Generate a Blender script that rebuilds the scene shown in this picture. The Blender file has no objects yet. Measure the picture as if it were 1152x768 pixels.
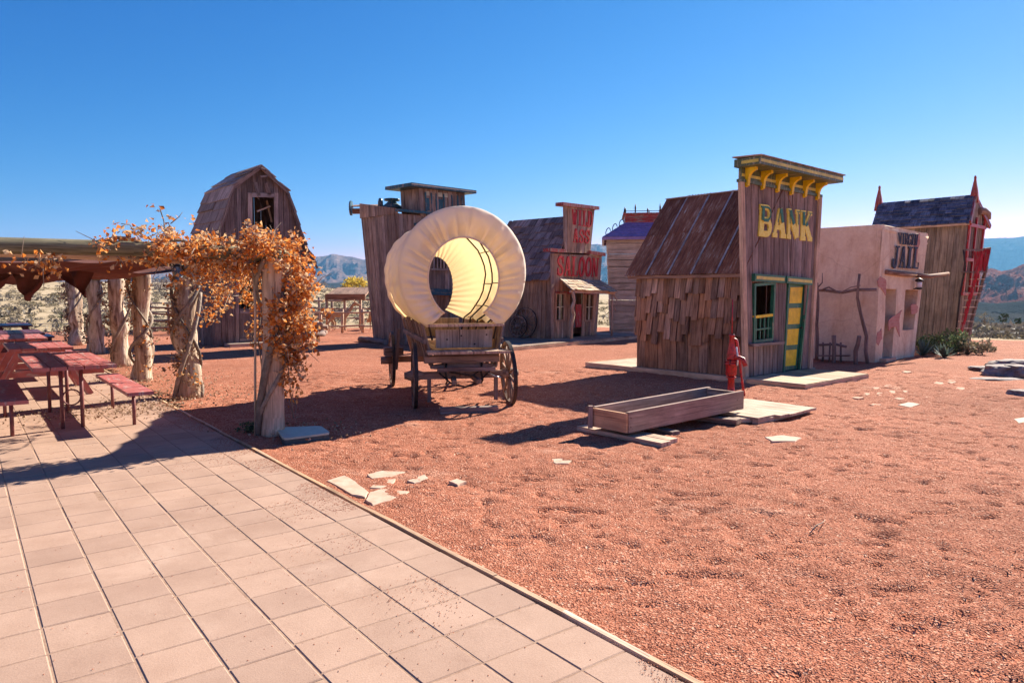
import bpy, bmesh, math, random
import numpy as np
from mathutils import Vector, Matrix, noise
R = math.radians
random.seed(7); rng = np.random.default_rng(7)
S = bpy.context.scene
C = bpy.data.collections.new('place'); S.collection.children.link(C)

# ------------------------------------------------------------------ camera, sky, sun, exposure
PW, PH, FP, HORIZ = 1152.0, 768.0, 800.0, 329.0      # photograph size, focal length in its pixels, row of the horizon
CAMH = 1.6
PITCH = math.atan((PH/2-HORIZ)/FP)
cam = bpy.data.cameras.new('camera'); camo = bpy.data.objects.new('camera', cam); C.objects.link(camo)
camo.location = (0, 0, CAMH); camo.rotation_euler = (math.pi/2-PITCH, 0, 0)
cam.sensor_width = 36; cam.lens = FP/PW*36; cam.clip_end = 40000; cam.clip_start = .05
S.camera = camo

SUN_EL = R(31.9); SUN_AZ = R(41.8)       # azimuth clockwise from +Y
world = bpy.data.worlds.new('World'); S.world = world; world.use_nodes = True
wn = world.node_tree.nodes; wl = world.node_tree.links
SKYFIT = ((2.9, .0215), (1.27, .146), (.76, .475))
sky = wn.new('ShaderNodeTexSky'); sky.sky_type = 'NISHITA'; sky.sun_disc = False
sky.sun_elevation = SUN_EL; sky.sun_rotation = SUN_AZ; sky.altitude = 1100
sky.air_density = 1.0; sky.dust_density = .15; sky.ozone_density = 4.5
EXPO = 1.42
S.view_settings.exposure = EXPO
sep = wn.new('ShaderNodeSeparateColor'); com = wn.new('ShaderNodeCombineColor'); wl.new(sky.outputs[0], sep.inputs[0])
for ch, (pw, ml) in enumerate(SKYFIT):           # colour response of the photograph's deep blue sky
    p_ = wn.new('ShaderNodeMath'); p_.operation = 'POWER'; p_.inputs[1].default_value = pw; wl.new(sep.outputs[ch], p_.inputs[0])
    m_ = wn.new('ShaderNodeMath'); m_.operation = 'MULTIPLY'; m_.inputs[1].default_value = ml; wl.new(p_.outputs[0], m_.inputs[0]); wl.new(m_.outputs[0], com.inputs[ch])
wl.new(com.outputs[0], wn['Background'].inputs[0]); wn['Background'].inputs[1].default_value = .15
sd = bpy.data.lights.new('sun', 'SUN'); sd.energy = 5.0; sd.angle = R(.5); sd.color = (1, .91, .78)
suno = bpy.data.objects.new('sun', sd); C.objects.link(suno)
sv = Vector((math.sin(SUN_AZ)*math.cos(SUN_EL), math.cos(SUN_AZ)*math.cos(SUN_EL), math.sin(SUN_EL)))
suno.rotation_euler = sv.to_track_quat('Z', 'Y').to_euler(); suno.location = (20, 25, 20)
S.view_settings.view_transform = 'Standard'; S.view_settings.look = 'None'
S.view_settings.gamma = 1; S.view_settings.use_curve_mapping = False

# ------------------------------------------------------------------ survey: photograph row/column to points of the place
def ray(x, y):
    a, b = x-PW/2, PH/2-y
    return Vector((a, FP*math.cos(PITCH)+b*math.sin(PITCH), -FP*math.sin(PITCH)+b*math.cos(PITCH)))
def G(x, y, z=0.0):
    r = ray(x, y); t = (z-CAMH)/r.z
    return Vector((r.x*t, r.y*t, z))
def P(x, y, Y):
    r = ray(x, y); t = Y/r.y
    return Vector((r.x*t, Y, CAMH+r.z*t))
class Fr:
    "vertical plane: u runs left to right, n points out towards the viewer"
    def __init__(s, o, u):
        s.o = Vector((o[0], o[1], 0)); s.u = Vector((u[0], u[1], 0)).normalized(); s.n = Vector((s.u.y, -s.u.x, 0))
    def pt(s, u, z, d=0.0): return s.o+s.u*u+Vector((0, 0, z))+s.n*d
    def px(s, x, y, d=0.0):
        r = ray(x, y); o = s.o+s.n*d
        t = o.dot(s.n)/r.dot(s.n)
        p = r*t
        return ((p-o).dot(s.u), CAMH+p.z)
    def at(s, x, y, d=0.0):
        u, z = s.px(x, y, d); return s.pt(u, z, d)

# ------------------------------------------------------------------ materials
M = {}
def newmat(name):
    m = bpy.data.materials.new(name); m.use_nodes = True; nt = m.node_tree
    b = nt.nodes['Principled BSDF']; M[name] = m
    return m, nt, b
def N(nt, t, **k):
    n = nt.nodes.new(t)
    for a, v in k.items():
        if a.startswith('i_'): n.inputs[int(a[2:])].default_value = v
        else: setattr(n, a, v)
    return n
def ramp(nt, stops, interp='LINEAR'):
    r = nt.nodes.new('ShaderNodeValToRGB'); e = r.color_ramp.elements; r.color_ramp.interpolation = interp
    while len(e) < len(stops): e.new(.5)
    for i, (p, c) in enumerate(stops): e[i].position = p; e[i].color = (*c, 1)
    return r
def mixc(nt, a, b, fac, mode='MIX'):
    m = nt.nodes.new('ShaderNodeMix'); m.data_type = 'RGBA'; m.blend_type = mode
    for sock, v in ((m.inputs[0], fac), (m.inputs[6], a), (m.inputs[7], b)):
        if isinstance(v, bpy.types.NodeSocket): nt.links.new(v, sock)
        elif isinstance(v, tuple): sock.default_value = (*v, 1) if len(v) == 3 else v
        else: sock.default_value = v
    return m.outputs[2]
def noise_n(nt, vec, scale, detail=4, rough=.6, dist=0):
    n = nt.nodes.new('ShaderNodeTexNoise'); n.inputs['Scale'].default_value = scale
    n.inputs['Detail'].default_value = detail; n.inputs['Roughness'].default_value = rough; n.inputs['Distortion'].default_value = dist
    if vec is not None: nt.links.new(vec, n.inputs['Vector'])
    return n.outputs['Fac']
def mapping(nt, src, scale):
    mp = nt.nodes.new('ShaderNodeMapping'); mp.inputs['Scale'].default_value = scale
    nt.links.new(src, mp.inputs[0]); return mp.outputs[0]
def bump(nt, b, h, strength=.4, dist=.01):
    bp = nt.nodes.new('ShaderNodeBump'); bp.inputs['Strength'].default_value = strength; bp.inputs['Distance'].default_value = dist
    nt.links.new(h, bp.inputs['Height']); nt.links.new(bp.outputs[0], b.inputs['Normal'])
def mth(nt, op, a, b=0.0, clamp=False):
    m = nt.nodes.new('ShaderNodeMath'); m.operation = op; m.use_clamp = clamp
    for i, v in enumerate((a, b)):
        if isinstance(v, bpy.types.NodeSocket): nt.links.new(v, m.inputs[i])
        else: m.inputs[i].default_value = v
    return m.outputs[0]

def wood(name, dark, light, var=.35, rough=.85, paint=None, chip=.52, bstr=.5, tint=None):
    dark = tuple(c*k for c, k in zip(dark, (1.2, 1.1, 1.0))); light = tuple(min(.85, c*k) for c, k in zip(light, (1.5, 1.41, 1.30)))
    m, nt, b = newmat(name)
    tc = N(nt, 'ShaderNodeTexCoord'); geo = N(nt, 'ShaderNodeNewGeometry')
    uv = mapping(nt, tc.outputs['UV'], (34, 1.6, 1)); g1 = noise_n(nt, uv, 1, 6, .65, .6)
    uv2 = mapping(nt, tc.outputs['UV'], (7, .9, 1)); g2 = noise_n(nt, uv2, 1, 4, .6, 1.2)
    g = mth(nt, 'ADD', mth(nt, 'MULTIPLY', g1, .6), mth(nt, 'MULTIPLY', g2, .4))
    mid = tuple((a+c)/2 for a, c in zip(dark, light))
    rp = ramp(nt, [(.34, dark), (.48, mid), (.66, light)]); nt.links.new(g, rp.inputs[0])
    hs = N(nt, 'ShaderNodeHueSaturation')
    mr = N(nt, 'ShaderNodeMapRange'); mr.inputs[3].default_value = 1-var; mr.inputs[4].default_value = 1+var
    nt.links.new(geo.outputs['Random Per Island'], mr.inputs[0]); nt.links.new(mr.outputs[0], hs.inputs['Value'])
    wn2 = N(nt, 'ShaderNodeTexWhiteNoise', noise_dimensions='1D'); nt.links.new(geo.outputs['Random Per Island'], wn2.inputs['W'])
    mr2 = N(nt, 'ShaderNodeMapRange'); mr2.inputs[3].default_value = .78; mr2.inputs[4].default_value = 1.12
    nt.links.new(wn2.outputs[0], mr2.inputs[0]); nt.links.new(mr2.outputs[0], hs.inputs['Saturation'])
    nt.links.new(rp.outputs[0], hs.inputs['Color']); col = hs.outputs[0]
    # knots and weather stains
    st = noise_n(nt, tc.outputs['Object'], 1.7, 5, .65)
    sr = ramp(nt, [(.42, (.62, .6, .6)), (.6, (1, 1, 1))]); nt.links.new(st, sr.inputs[0])
    col = mixc(nt, col, sr.outputs[0], .6, 'MULTIPLY')
    vo = N(nt, 'ShaderNodeTexVoronoi'); nt.links.new(mapping(nt, tc.outputs['UV'], (4, 1.3, 1)), vo.inputs['Vector'])
    kr = ramp(nt, [(.0, (.25, .2, .18)), (.1, (1, 1, 1))]); nt.links.new(vo.outputs['Distance'], kr.inputs[0])
    col = mixc(nt, col, kr.outputs[0], .75, 'MULTIPLY')
    ck = noise_n(nt, mapping(nt, tc.outputs['UV'], (70, .9, 1)), 1, 3, .5, .3); cr = ramp(nt, [(.33, (.18, .15, .14)), (.38, (1, 1, 1))]); nt.links.new(ck, cr.inputs[0])
    col = mixc(nt, col, cr.outputs[0], .8, 'MULTIPLY')
    if paint:
        pn = noise_n(nt, mapping(nt, tc.outputs['UV'], (16, 3, 1)), 1, 7, .7)
        pr = ramp(nt, [(chip-.03, (0, 0, 0)), (chip+.02, (1, 1, 1))]); nt.links.new(pn, pr.inputs[0])
        pv = noise_n(nt, tc.outputs['Object'], 6, 4, .6)
        vr = ramp(nt, [(.3, tuple(c*.72 for c in paint)), (.7, tuple(min(1, c*1.12) for c in paint))]); nt.links.new(pv, vr.inputs[0])
        col = mixc(nt, vr.outputs[0], col, pr.outputs[0])
        rough = .42
    nt.links.new(col, b.inputs['Base Color']); b.inputs['Roughness'].default_value = rough
    b.inputs['Specular IOR Level'].default_value = .25
    bump(nt, b, g, bstr, .012)
    return m
wood('grey wood', (.09, .06, .045), (.42, .31, .24), .3, bstr=.8)
wood('bank wood', (.085, .065, .06), (.31, .245, .23), .24, bstr=.9)
wood('barn wood', (.06, .04, .034), (.25, .185, .165), .36, bstr=.8)
wood('hotel wood', (.09, .065, .055), (.32, .25, .215), .34, bstr=.8)
wood('barn roof', (.11, .08, .07), (.42, .32, .28), .3, bstr=.8)
wood('shake wood', (.05, .026, .018), (.38, .225, .15), .42, bstr=1.0)
wood('brown wood', (.06, .032, .022), (.33, .19, .125), .26, bstr=.8)
wood('tan wood', (.22, .13, .075), (.58, .40, .27), .3)
wood('pale wood', (.24, .165, .10), (.50, .385, .27), .2)
wood('saloon wood', (.11, .065, .045), (.48, .33, .24), .34, bstr=.8)
wood('purple house wood', (.28, .22, .17), (.54, .46, .38), .12)
wood('mill wood', (.11, .085, .065), (.33, .28, .225), .3, bstr=.8)
wood('shingle grey', (.09, .065, .06), (.34, .26, .24), .42)
wood('slate shingle', (.05, .055, .075), (.16, .175, .24), .45)
wood('trough wood', (.15, .09, .07), (.38, .26, .21), .15)
wood('bounce lit trough wood', (.34, .14, .06), (.66, .34, .16), .1)  # orange bounce from the red ground is put into this wood colour
wood('wagon wood', (.085, .055, .04), (.30, .205, .15), .4)
wood('wagon grey', (.16, .13, .115), (.40, .34, .30), .2)
wood('beam wood', (.06, .055, .03), (.19, .17, .095), .3)
wood('picnic paint', (.25, .12, .11), (.5, .3, .28), .18, paint=(.50, .15, .135), chip=.57)
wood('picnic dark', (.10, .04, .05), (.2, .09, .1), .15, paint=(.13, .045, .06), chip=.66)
wood('yellow paint', (.25, .17, .08), (.5, .38, .2), .06, paint=(.86, .58, .015), chip=.66, bstr=.2)
wood('green paint', (.12, .12, .08), (.3, .28, .2), .1, paint=(.04, .19, .11), chip=.62, bstr=.25)
wood('dull green paint', (.12, .12, .08), (.3, .28, .2), .1, paint=(.10, .14, .07), chip=.55, bstr=.25)
wood('pale yellow paint', (.25, .2, .12), (.5, .42, .28), .1, paint=(.72, .60, .12), chip=.6, bstr=.25)
wood('red paint', (.12, .07, .06), (.3, .2, .17), .12, paint=(.46, .02, .03), chip=.58)
wood('faded red paint', (.13, .08, .07), (.34, .24, .2), .12, paint=(.38, .05, .045), chip=.53)
wood('blue paint', (.1, .09, .08), (.27, .22, .2), .12, paint=(.035, .115, .15), chip=.56)
wood('cream paint', (.2, .18, .15), (.5, .45, .38), .1, paint=(.62, .58, .42), chip=.62)
wood('purple paint', (.1, .08, .09), (.25, .2, .22), .12, paint=(.30, .21, .42), chip=.6)

def simple(name, c1, c2, scale=8, rough=.8, metal=0, bs=.3, bd=.01, coord='Object', detail=6, spec=.3, island=0):
    m, nt, b = newmat(name)
    tc = N(nt, 'ShaderNodeTexCoord'); n = noise_n(nt, tc.outputs[coord], scale, detail, .65)
    rp = ramp(nt, [(.32, c1), (.68, c2)]); nt.links.new(n, rp.inputs[0]); col = rp.outputs[0]
    if island:
        geo = N(nt, 'ShaderNodeNewGeometry'); hs = N(nt, 'ShaderNodeHueSaturation'); mr = N(nt, 'ShaderNodeMapRange')
        mr.inputs[3].default_value = 1-island; mr.inputs[4].default_value = 1+island
        nt.links.new(geo.outputs['Random Per Island'], mr.inputs[0]); nt.links.new(mr.outputs[0], hs.inputs['Value'])
        nt.links.new(col, hs.inputs['Color']); col = hs.outputs[0]
    nt.links.new(col, b.inputs['Base Color']); b.inputs['Roughness'].default_value = rough; b.inputs['Metallic'].default_value = metal
    b.inputs['Specular IOR Level'].default_value = spec
    if bs: bump(nt, b, n, bs, bd)
    return m
simple('iron', (.02, .018, .018), (.07, .055, .05), 25, .6, .3, .2, .003)
simple('dark steel', (.05, .04, .045), (.12, .09, .09), 20, .5, .4, .2, .003)
simple('maroon steel', (.16, .045, .045), (.26, .10, .09), 18, .5, 0, .15, .003)
simple('pump red', (.16, .02, .015), (.62, .025, .03), 22, .45, 0, .3, .004, spec=.5)
simple('letter blue', (.03, .045, .075), (.07, .085, .12), 30, .8)
simple('letter green', (.03, .15, .10), (.06, .25, .17), 25, .6)
simple('letter yellow', (.88, .66, .05), (1, .86, .22), 25, .5)
simple('letter red', (.42, .02, .025), (.66, .05, .05), 22, .6)
simple('white enamel', (.6, .6, .62), (.85, .85, .85), 12, .3, 0, 0)
simple('lantern blue', (.06, .09, .13), (.25, .33, .4), 30, .4, .2, .2)
simple('lid green', (.34, .40, .32), (.44, .50, .42), 16, .55, 0, .2, .004)
simple('lid side', (.05, .075, .075), (.10, .12, .12), 16, .6, 0, .2, .004)
simple('flagstone', (.46, .30, .20), (.62, .45, .33), 9, .85, 0, .5, .012, island=.12)
simple('chip stone', (.40, .20, .12), (.56, .33, .22), 9, .9, 0, .5, .01, island=.15)
simple('boulder', (.16, .13, .125), (.46, .37, .31), 5, .9, 0, .9, .03, island=.15)
simple('interior dark', (.008, .006, .005), (.02, .015, .012), 3, .95, 0, 0)  # near-black, the shade indoors is put into the colour
simple('shade cloth', (.11, .035, .025), (.17, .06, .045), 5, .9, 0, .3, .01)
simple('deer hide', (.34, .19, .10), (.55, .36, .22), 6, .9, 0, .2)
simple('bare twig', (.17, .13, .10), (.34, .27, .21), 14, .9, 0, .4, .01, island=.3)
simple('seam tin', (.22, .16, .14), (.60, .55, .50), 5, .6, .3, .2)
simple('tin', (.35, .35, .36), (.6, .6, .6), 10, .4, .7, .2)

# rusty corrugated tin with bright seams is handled per sheet
def rust():
    m, nt, b = newmat('rusty tin')
    tc = N(nt, 'ShaderNodeTexCoord'); n = noise_n(nt, mapping(nt, tc.outputs['UV'], (2.2, .8, 1)), 2.5, 8, .7)
    n2 = noise_n(nt, mapping(nt, tc.outputs['UV'], (16, 1.6, 1)), 2.0, 6, .75)
    g = mth(nt, 'ADD', mth(nt, 'MULTIPLY', n, .5), mth(nt, 'MULTIPLY', n2, .5))
    rp = ramp(nt, [(.3, (.045, .018, .02)), (.5, (.27, .10, .05)), (.57, (.40, .20, .12)), (.62, (.52, .44, .38))]); nt.links.new(g, rp.inputs[0])
    geo = N(nt, 'ShaderNodeNewGeometry'); hs = N(nt, 'ShaderNodeHueSaturation'); mr = N(nt, 'ShaderNodeMapRange')
    mr.inputs[3].default_value = .7; mr.inputs[4].default_value = 1.3
    nt.links.new(geo.outputs['Random Per Island'], mr.inputs[0]); nt.links.new(mr.outputs[0], hs.inputs['Value']); nt.links.new(rp.outputs[0], hs.inputs['Color'])
    nt.links.new(hs.outputs[0], b.inputs['Base Color']); b.inputs['Roughness'].default_value = .7; b.inputs['Metallic'].default_value = 0; b.inputs['Specular IOR Level'].default_value = .15
    bump(nt, b, g, .2, .004)
rust()
def stucco():
    m, nt, b = newmat('stucco')
    tc = N(nt, 'ShaderNodeTexCoord'); o = tc.outputs['Object']
    n = noise_n(nt, o, 1.1, 8, .68); n2 = noise_n(nt, o, 14, 8, .7)
    rp = ramp(nt, [(.3, (.72, .54, .36)), (.5, (.86, .70, .50)), (.7, (.93, .81, .62))]); nt.links.new(n, rp.inputs[0])
    r2 = ramp(nt, [(.3, (.85, .82, .8)), (.65, (1, 1, 1))]); nt.links.new(n2, r2.inputs[0])
    col = mixc(nt, rp.outputs[0], r2.outputs[0], .9, 'MULTIPLY')
    vc = N(nt, 'ShaderNodeTexVoronoi', feature='DISTANCE_TO_EDGE'); vc.inputs['Scale'].default_value = .9
    wv = nt.nodes.new('ShaderNodeMix'); wv.data_type = 'RGBA'; wv.inputs[0].default_value = .18; nt.links.new(o, wv.inputs[6])
    nn = N(nt, 'ShaderNodeTexNoise'); nn.inputs['Scale'].default_value = 3; nn.inputs['Detail'].default_value = 6; nt.links.new(o, nn.inputs['Vector']); nt.links.new(nn.outputs['Color'], wv.inputs[7]); nt.links.new(wv.outputs[2], vc.inputs['Vector'])
    c3 = ramp(nt, [(.0, (.5, .42, .38)), (.010, (1, 1, 1))]); nt.links.new(vc.outputs['Distance'], c3.inputs[0]); col = mixc(nt, col, c3.outputs[0], .3, 'MULTIPLY')
    g4 = noise_n(nt, mapping(nt, o, (3, 3, .7)), 1, 7, .7); r4 = ramp(nt, [(.34, (.74, .62, .54)), (.5, (1, 1, 1))]); nt.links.new(g4, r4.inputs[0]); col = mixc(nt, col, r4.outputs[0], .7, 'MULTIPLY')
    nt.links.new(col, b.inputs['Base Color']); b.inputs['Roughness'].default_value = .95; b.inputs['Specular IOR Level'].default_value = .1
    h = mth(nt, 'ADD', n2, mth(nt, 'MULTIPLY', n, 2.0)); bump(nt, b, h, .5, .02)
stucco()
def brickpatch():
    m, nt, b = newmat('exposed brick')
    tc = N(nt, 'ShaderNodeTexCoord')
    br = N(nt, 'ShaderNodeTexBrick'); nt.links.new(tc.outputs['UV'], br.inputs['Vector'])
    br.inputs['Scale'].default_value = 1; br.inputs['Brick Width'].default_value = .2; br.inputs['Row Height'].default_value = .075; br.inputs['Mortar Size'].default_value = .01
    br.inputs['Color1'].default_value = (.46, .19, .15, 1); br.inputs['Color2'].default_value = (.54, .26, .21, 1); br.inputs['Mortar'].default_value = (.50, .27, .21, 1)
    nt.links.new(br.outputs['Color'], b.inputs['Base Color']); b.inputs['Roughness'].default_value = .9
    bump(nt, b, br.outputs['Fac'], -.4, .01)
brickpatch()
def canvas():
    m, nt, b = newmat('canvas')
    tc = N(nt, 'ShaderNodeTexCoord'); n = noise_n(nt, tc.outputs['Object'], 2.2, 6, .6); n2 = noise_n(nt, tc.outputs['UV'], 60, 3, .6)
    rp = ramp(nt, [(.3, (.86, .78, .67)), (.7, (.95, .90, .82))]); nt.links.new(n, rp.inputs[0])
    nt.links.new(rp.outputs[0], b.inputs['Base Color']); b.inputs['Roughness'].default_value = .9; b.inputs['Specular IOR Level'].default_value = .1
    tr = N(nt, 'ShaderNodeBsdfTranslucent'); tr.inputs[0].default_value = (.96, .72, .36, 1)
    mx = N(nt, 'ShaderNodeMixShader'); mx.inputs[0].default_value = .40
    out = nt.nodes['Material Output']
    nt.links.new(b.outputs[0], mx.inputs[1]); nt.links.new(tr.outputs[0], mx.inputs[2]); nt.links.new(mx.outputs[0], out.inputs[0])
    bump(nt, b, n2, .15, .003)
canvas()
def leafmat(name, stops, trans=.35):
    m, nt, b = newmat(name)
    geo = N(nt, 'ShaderNodeNewGeometry'); rp = ramp(nt, stops); nt.links.new(geo.outputs['Random Per Island'], rp.inputs[0])
    nt.links.new(rp.outputs[0], b.inputs['Base Color']); b.inputs['Roughness'].default_value = .7; b.inputs['Specular IOR Level'].default_value = .2
    tr = N(nt, 'ShaderNodeBsdfTranslucent'); nt.links.new(rp.outputs[0], tr.inputs[0])
    mx = N(nt, 'ShaderNodeMixShader'); mx.inputs[0].default_value = trans
    nt.links.new(b.outputs[0], mx.inputs[1]); nt.links.new(tr.outputs[0], mx.inputs[2]); nt.links.new(mx.outputs[0], nt.nodes['Material Output'].inputs[0])
leafmat('autumn leaf', [(0, (.38, .11, .025)), (.25, (.66, .22, .04)), (.5, (.78, .36, .10)), (.7, (.72, .44, .21)), (.88, (.62, .44, .28)), (1, (.24, .11, .06))], .45)
leafmat('dead leaf', [(0, (.20, .11, .06)), (.5, (.36, .24, .15)), (1, (.55, .42, .30))], .25)
leafmat('green leaf', [(0, (.04, .07, .03)), (.6, (.09, .13, .06)), (1, (.25, .28, .13))], .3)
leafmat('agave leaf', [(0, (.07, .11, .09)), (1, (.16, .21, .17))], .15)
leafmat('sage leaf', [(0, (.13, .115, .075)), (.5, (.22, .185, .12)), (1, (.36, .29, .19))], .25)
leafmat('grey scrub', [(0, (.07, .065, .055)), (.5, (.14, .125, .11)), (1, (.26, .22, .18))], .15)
leafmat('yellow leaf', [(0, (.55, .40, .06)), (1, (.80, .62, .12))], .4)
leafmat('grey twigs', [(0, (.14, .11, .10)), (1, (.30, .25, .23))], .2)
leafmat('dark evergreen', [(0, (.02, .04, .02)), (1, (.06, .09, .04))], .15)
def gravel():
    m, nt, b = newmat('red gravel')
    tc = N(nt, 'ShaderNodeTexCoord'); o = tc.outputs['Object']
    vo = N(nt, 'ShaderNodeTexVoronoi'); vo.inputs['Scale'].default_value = 85; nt.links.new(o, vo.inputs['Vector'])
    rp = ramp(nt, [(0, (.30, .10, .055)), (.35, (.39, .138, .078)), (.7, (.46, .185, .11)), (.93, (.54, .25, .155)), (1, (.66, .42, .30))])
    sep = N(nt, 'ShaderNodeSeparateColor'); nt.links.new(vo.outputs['Color'], sep.inputs[0]); nt.links.new(sep.outputs[0], rp.inputs[0])
    big = noise_n(nt, o, .35, 6, .6); br = ramp(nt, [(.35, (.80, .76, .74)), (.65, (1.08, 1.06, 1.05))]); nt.links.new(big, br.inputs[0])
    col = mixc(nt, rp.outputs[0], br.outputs[0], .8, 'MULTIPLY')
    mid = noise_n(nt, o, 5, 5, .7); mr = ramp(nt, [(.3, (.72, .68, .66)), (.6, (1.05, 1.05, 1.05))]); nt.links.new(mid, mr.inputs[0])
    col = mixc(nt, col, mr.outputs[0], .7, 'MULTIPLY')
    du = noise_n(nt, mapping(nt, o, (.55, 1.1, 1)), 1, 7, .72); dr = ramp(nt, [(.58, (0, 0, 0)), (.72, (1, 1, 1))]); nt.links.new(du, dr.inputs[0])
    col = mixc(nt, col, (.66, .38, .26), mth(nt, 'MULTIPLY', dr.outputs[0], .55))
    nt.links.new(col, b.inputs['Base Color']); b.inputs['Roughness'].default_value = .95; b.inputs['Specular IOR Level'].default_value = .1
    h = mth(nt, 'ADD', vo.outputs['Distance'], mth(nt, 'MULTIPLY', mid, 2.2)); bump(nt, b, h, .7, .012)
gravel()
m, nt, b = newmat('pebble')
geo = N(nt, 'ShaderNodeNewGeometry'); rp = ramp(nt, [(0, (.30, .09, .045)), (.4, (.41, .135, .07)), (.75, (.48, .18, .10)), (.95, (.57, .28, .18)), (1, (.68, .45, .33))])
nt.links.new(geo.outputs['Random Per Island'], rp.inputs[0]); nt.links.new(rp.outputs[0], b.inputs['Base Color']); b.inputs['Roughness'].default_value = .9; b.inputs['Specular IOR Level'].default_value = .15
def paver():
    m, nt, b = newmat('paver')
    tc = N(nt, 'ShaderNodeTexCoord'); geo = N(nt, 'ShaderNodeNewGeometry'); o = tc.outputs['Object']
    rp = ramp(nt, [(0, (.405, .265, .195)), (.5, (.43, .282, .205)), (1, (.465, .305, .222))]); nt.links.new(geo.outputs['Random Per Island'], rp.inputs[0])
    n = noise_n(nt, o, 2.0, 7, .7); r2 = ramp(nt, [(.3, (.78, .74, .72)), (.55, (1, 1, 1)), (.75, (1.15, 1.16, 1.18))]); nt.links.new(n, r2.inputs[0])
    col = mixc(nt, rp.outputs[0], r2.outputs[0], .7, 'MULTIPLY')
    n2 = noise_n(nt, o, 120, 4, .7); r3 = ramp(nt, [(.35, (.8, .78, .76)), (.6, (1.04, 1.04, 1.04))]); nt.links.new(n2, r3.inputs[0])
    col = mixc(nt, col, r3.outputs[0], .6, 'MULTIPLY')
    n4 = noise_n(nt, o, .8, 8, .75, .6); r4 = ramp(nt, [(.56, (0, 0, 0)), (.70, (1, 1, 1))]); nt.links.new(n4, r4.inputs[0])
    col = mixc(nt, col, (.54, .38, .285), mth(nt, 'MULTIPLY', r4.outputs[0], .5))
    n5 = noise_n(nt, o, 1.3, 8, .8, 1.5); r5 = ramp(nt, [(.29, (.82, .76, .72)), (.40, (1, 1, 1))]); nt.links.new(n5, r5.inputs[0])
    col = mixc(nt, col, r5.outputs[0], .8, 'MULTIPLY')
    nt.links.new(col, b.inputs['Base Color']); b.inputs['Roughness'].default_value = .88; b.inputs['Specular IOR Level'].default_value = .2
    bump(nt, b, mth(nt, 'ADD', n2, mth(nt, 'MULTIPLY', n, 2.0)), .35, .004)
paver()
simple('joint sand', (.26, .15, .10), (.42, .28, .19), 30, .95, 0, .4, .006)
def desert():
    m, nt, b = newmat('desert soil')
    tc = N(nt, 'ShaderNodeTexCoord'); o = tc.outputs['Object']
    n = noise_n(nt, o, .05, 8, .7); n2 = noise_n(nt, o, 1.2, 8, .75)
    rp = ramp(nt, [(.3, (.38, .28, .16)), (.5, (.50, .39, .25)), (.7, (.60, .48, .33))]); nt.links.new(n, rp.inputs[0])
    r2 = ramp(nt, [(.38, (.52, .5, .42)), (.55, (1, 1, 1))]); nt.links.new(n2, r2.inputs[0])
    col = mixc(nt, rp.outputs[0], r2.outputs[0], .8, 'MULTIPLY')
    nt.links.new(col, b.inputs['Base Color']); b.inputs['Roughness'].default_value = .95; b.inputs['Specular IOR Level'].default_value = .05
    bump(nt, b, n2, .6, .15)
desert()
def rock(name, stops, zs=.02):
    m, nt, b = newmat(name)
    tc = N(nt, 'ShaderNodeTexCoord'); o = tc.outputs['Object']
    n = noise_n(nt, mapping(nt, o, (zs*.12, zs*.12, zs)), 1, 7, .7, .5); rp = ramp(nt, stops); nt.links.new(n, rp.inputs[0])
    n2 = noise_n(nt, o, .02, 8, .75); r2 = ramp(nt, [(.35, (.6, .6, .62)), (.6, (1.05, 1.05, 1.05))]); nt.links.new(n2, r2.inputs[0])
    nt.links.new(mixc(nt, rp.outputs[0], r2.outputs[0], .7, 'MULTIPLY'), b.inputs['Base Color']); b.inputs['Roughness'].default_value = 1; b.inputs['Specular IOR Level'].default_value = 0
    bump(nt, b, n2, .8, 12)
rock('cliff rock', [(.3, (.07, .045, .045)), (.5, (.16, .10, .085)), (.7, (.30, .20, .17))])
rock('badland rock', [(.3, (.11, .035, .025)), (.5, (.24, .08, .05)), (.65, (.34, .17, .12)), (.8, (.16, .05, .035))], .05)
rock('dark slope', [(.3, (.03, .035, .035)), (.7, (.075, .07, .06))], .05)
def bark():
    m, nt, b = newmat('peeled trunk')
    tc = N(nt, 'ShaderNodeTexCoord'); o = tc.outputs['Object']
    n = noise_n(nt, mapping(nt, o, (9, 9, 1.6)), 1, 7, .65, .8); n2 = noise_n(nt, mapping(nt, o, (40, 40, 3)), 1, 4, .6)
    rp = ramp(nt, [(.34, (.12, .07, .045)), (.43, (.36, .24, .16)), (.54, (.58, .45, .33)), (.72, (.74, .62, .50))]); nt.links.new(n, rp.inputs[0])
    r2 = ramp(nt, [(.35, (.7, .68, .66)), (.6, (1, 1, 1))]); nt.links.new(n2, r2.inputs[0])
    nt.links.new(mixc(nt, rp.outputs[0], r2.outputs[0], .8, 'MULTIPLY'), b.inputs['Base Color']); b.inputs['Roughness'].default_value = .9
    bump(nt, b, mth(nt, 'ADD', n, n2), .7, .02)
bark()

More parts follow.
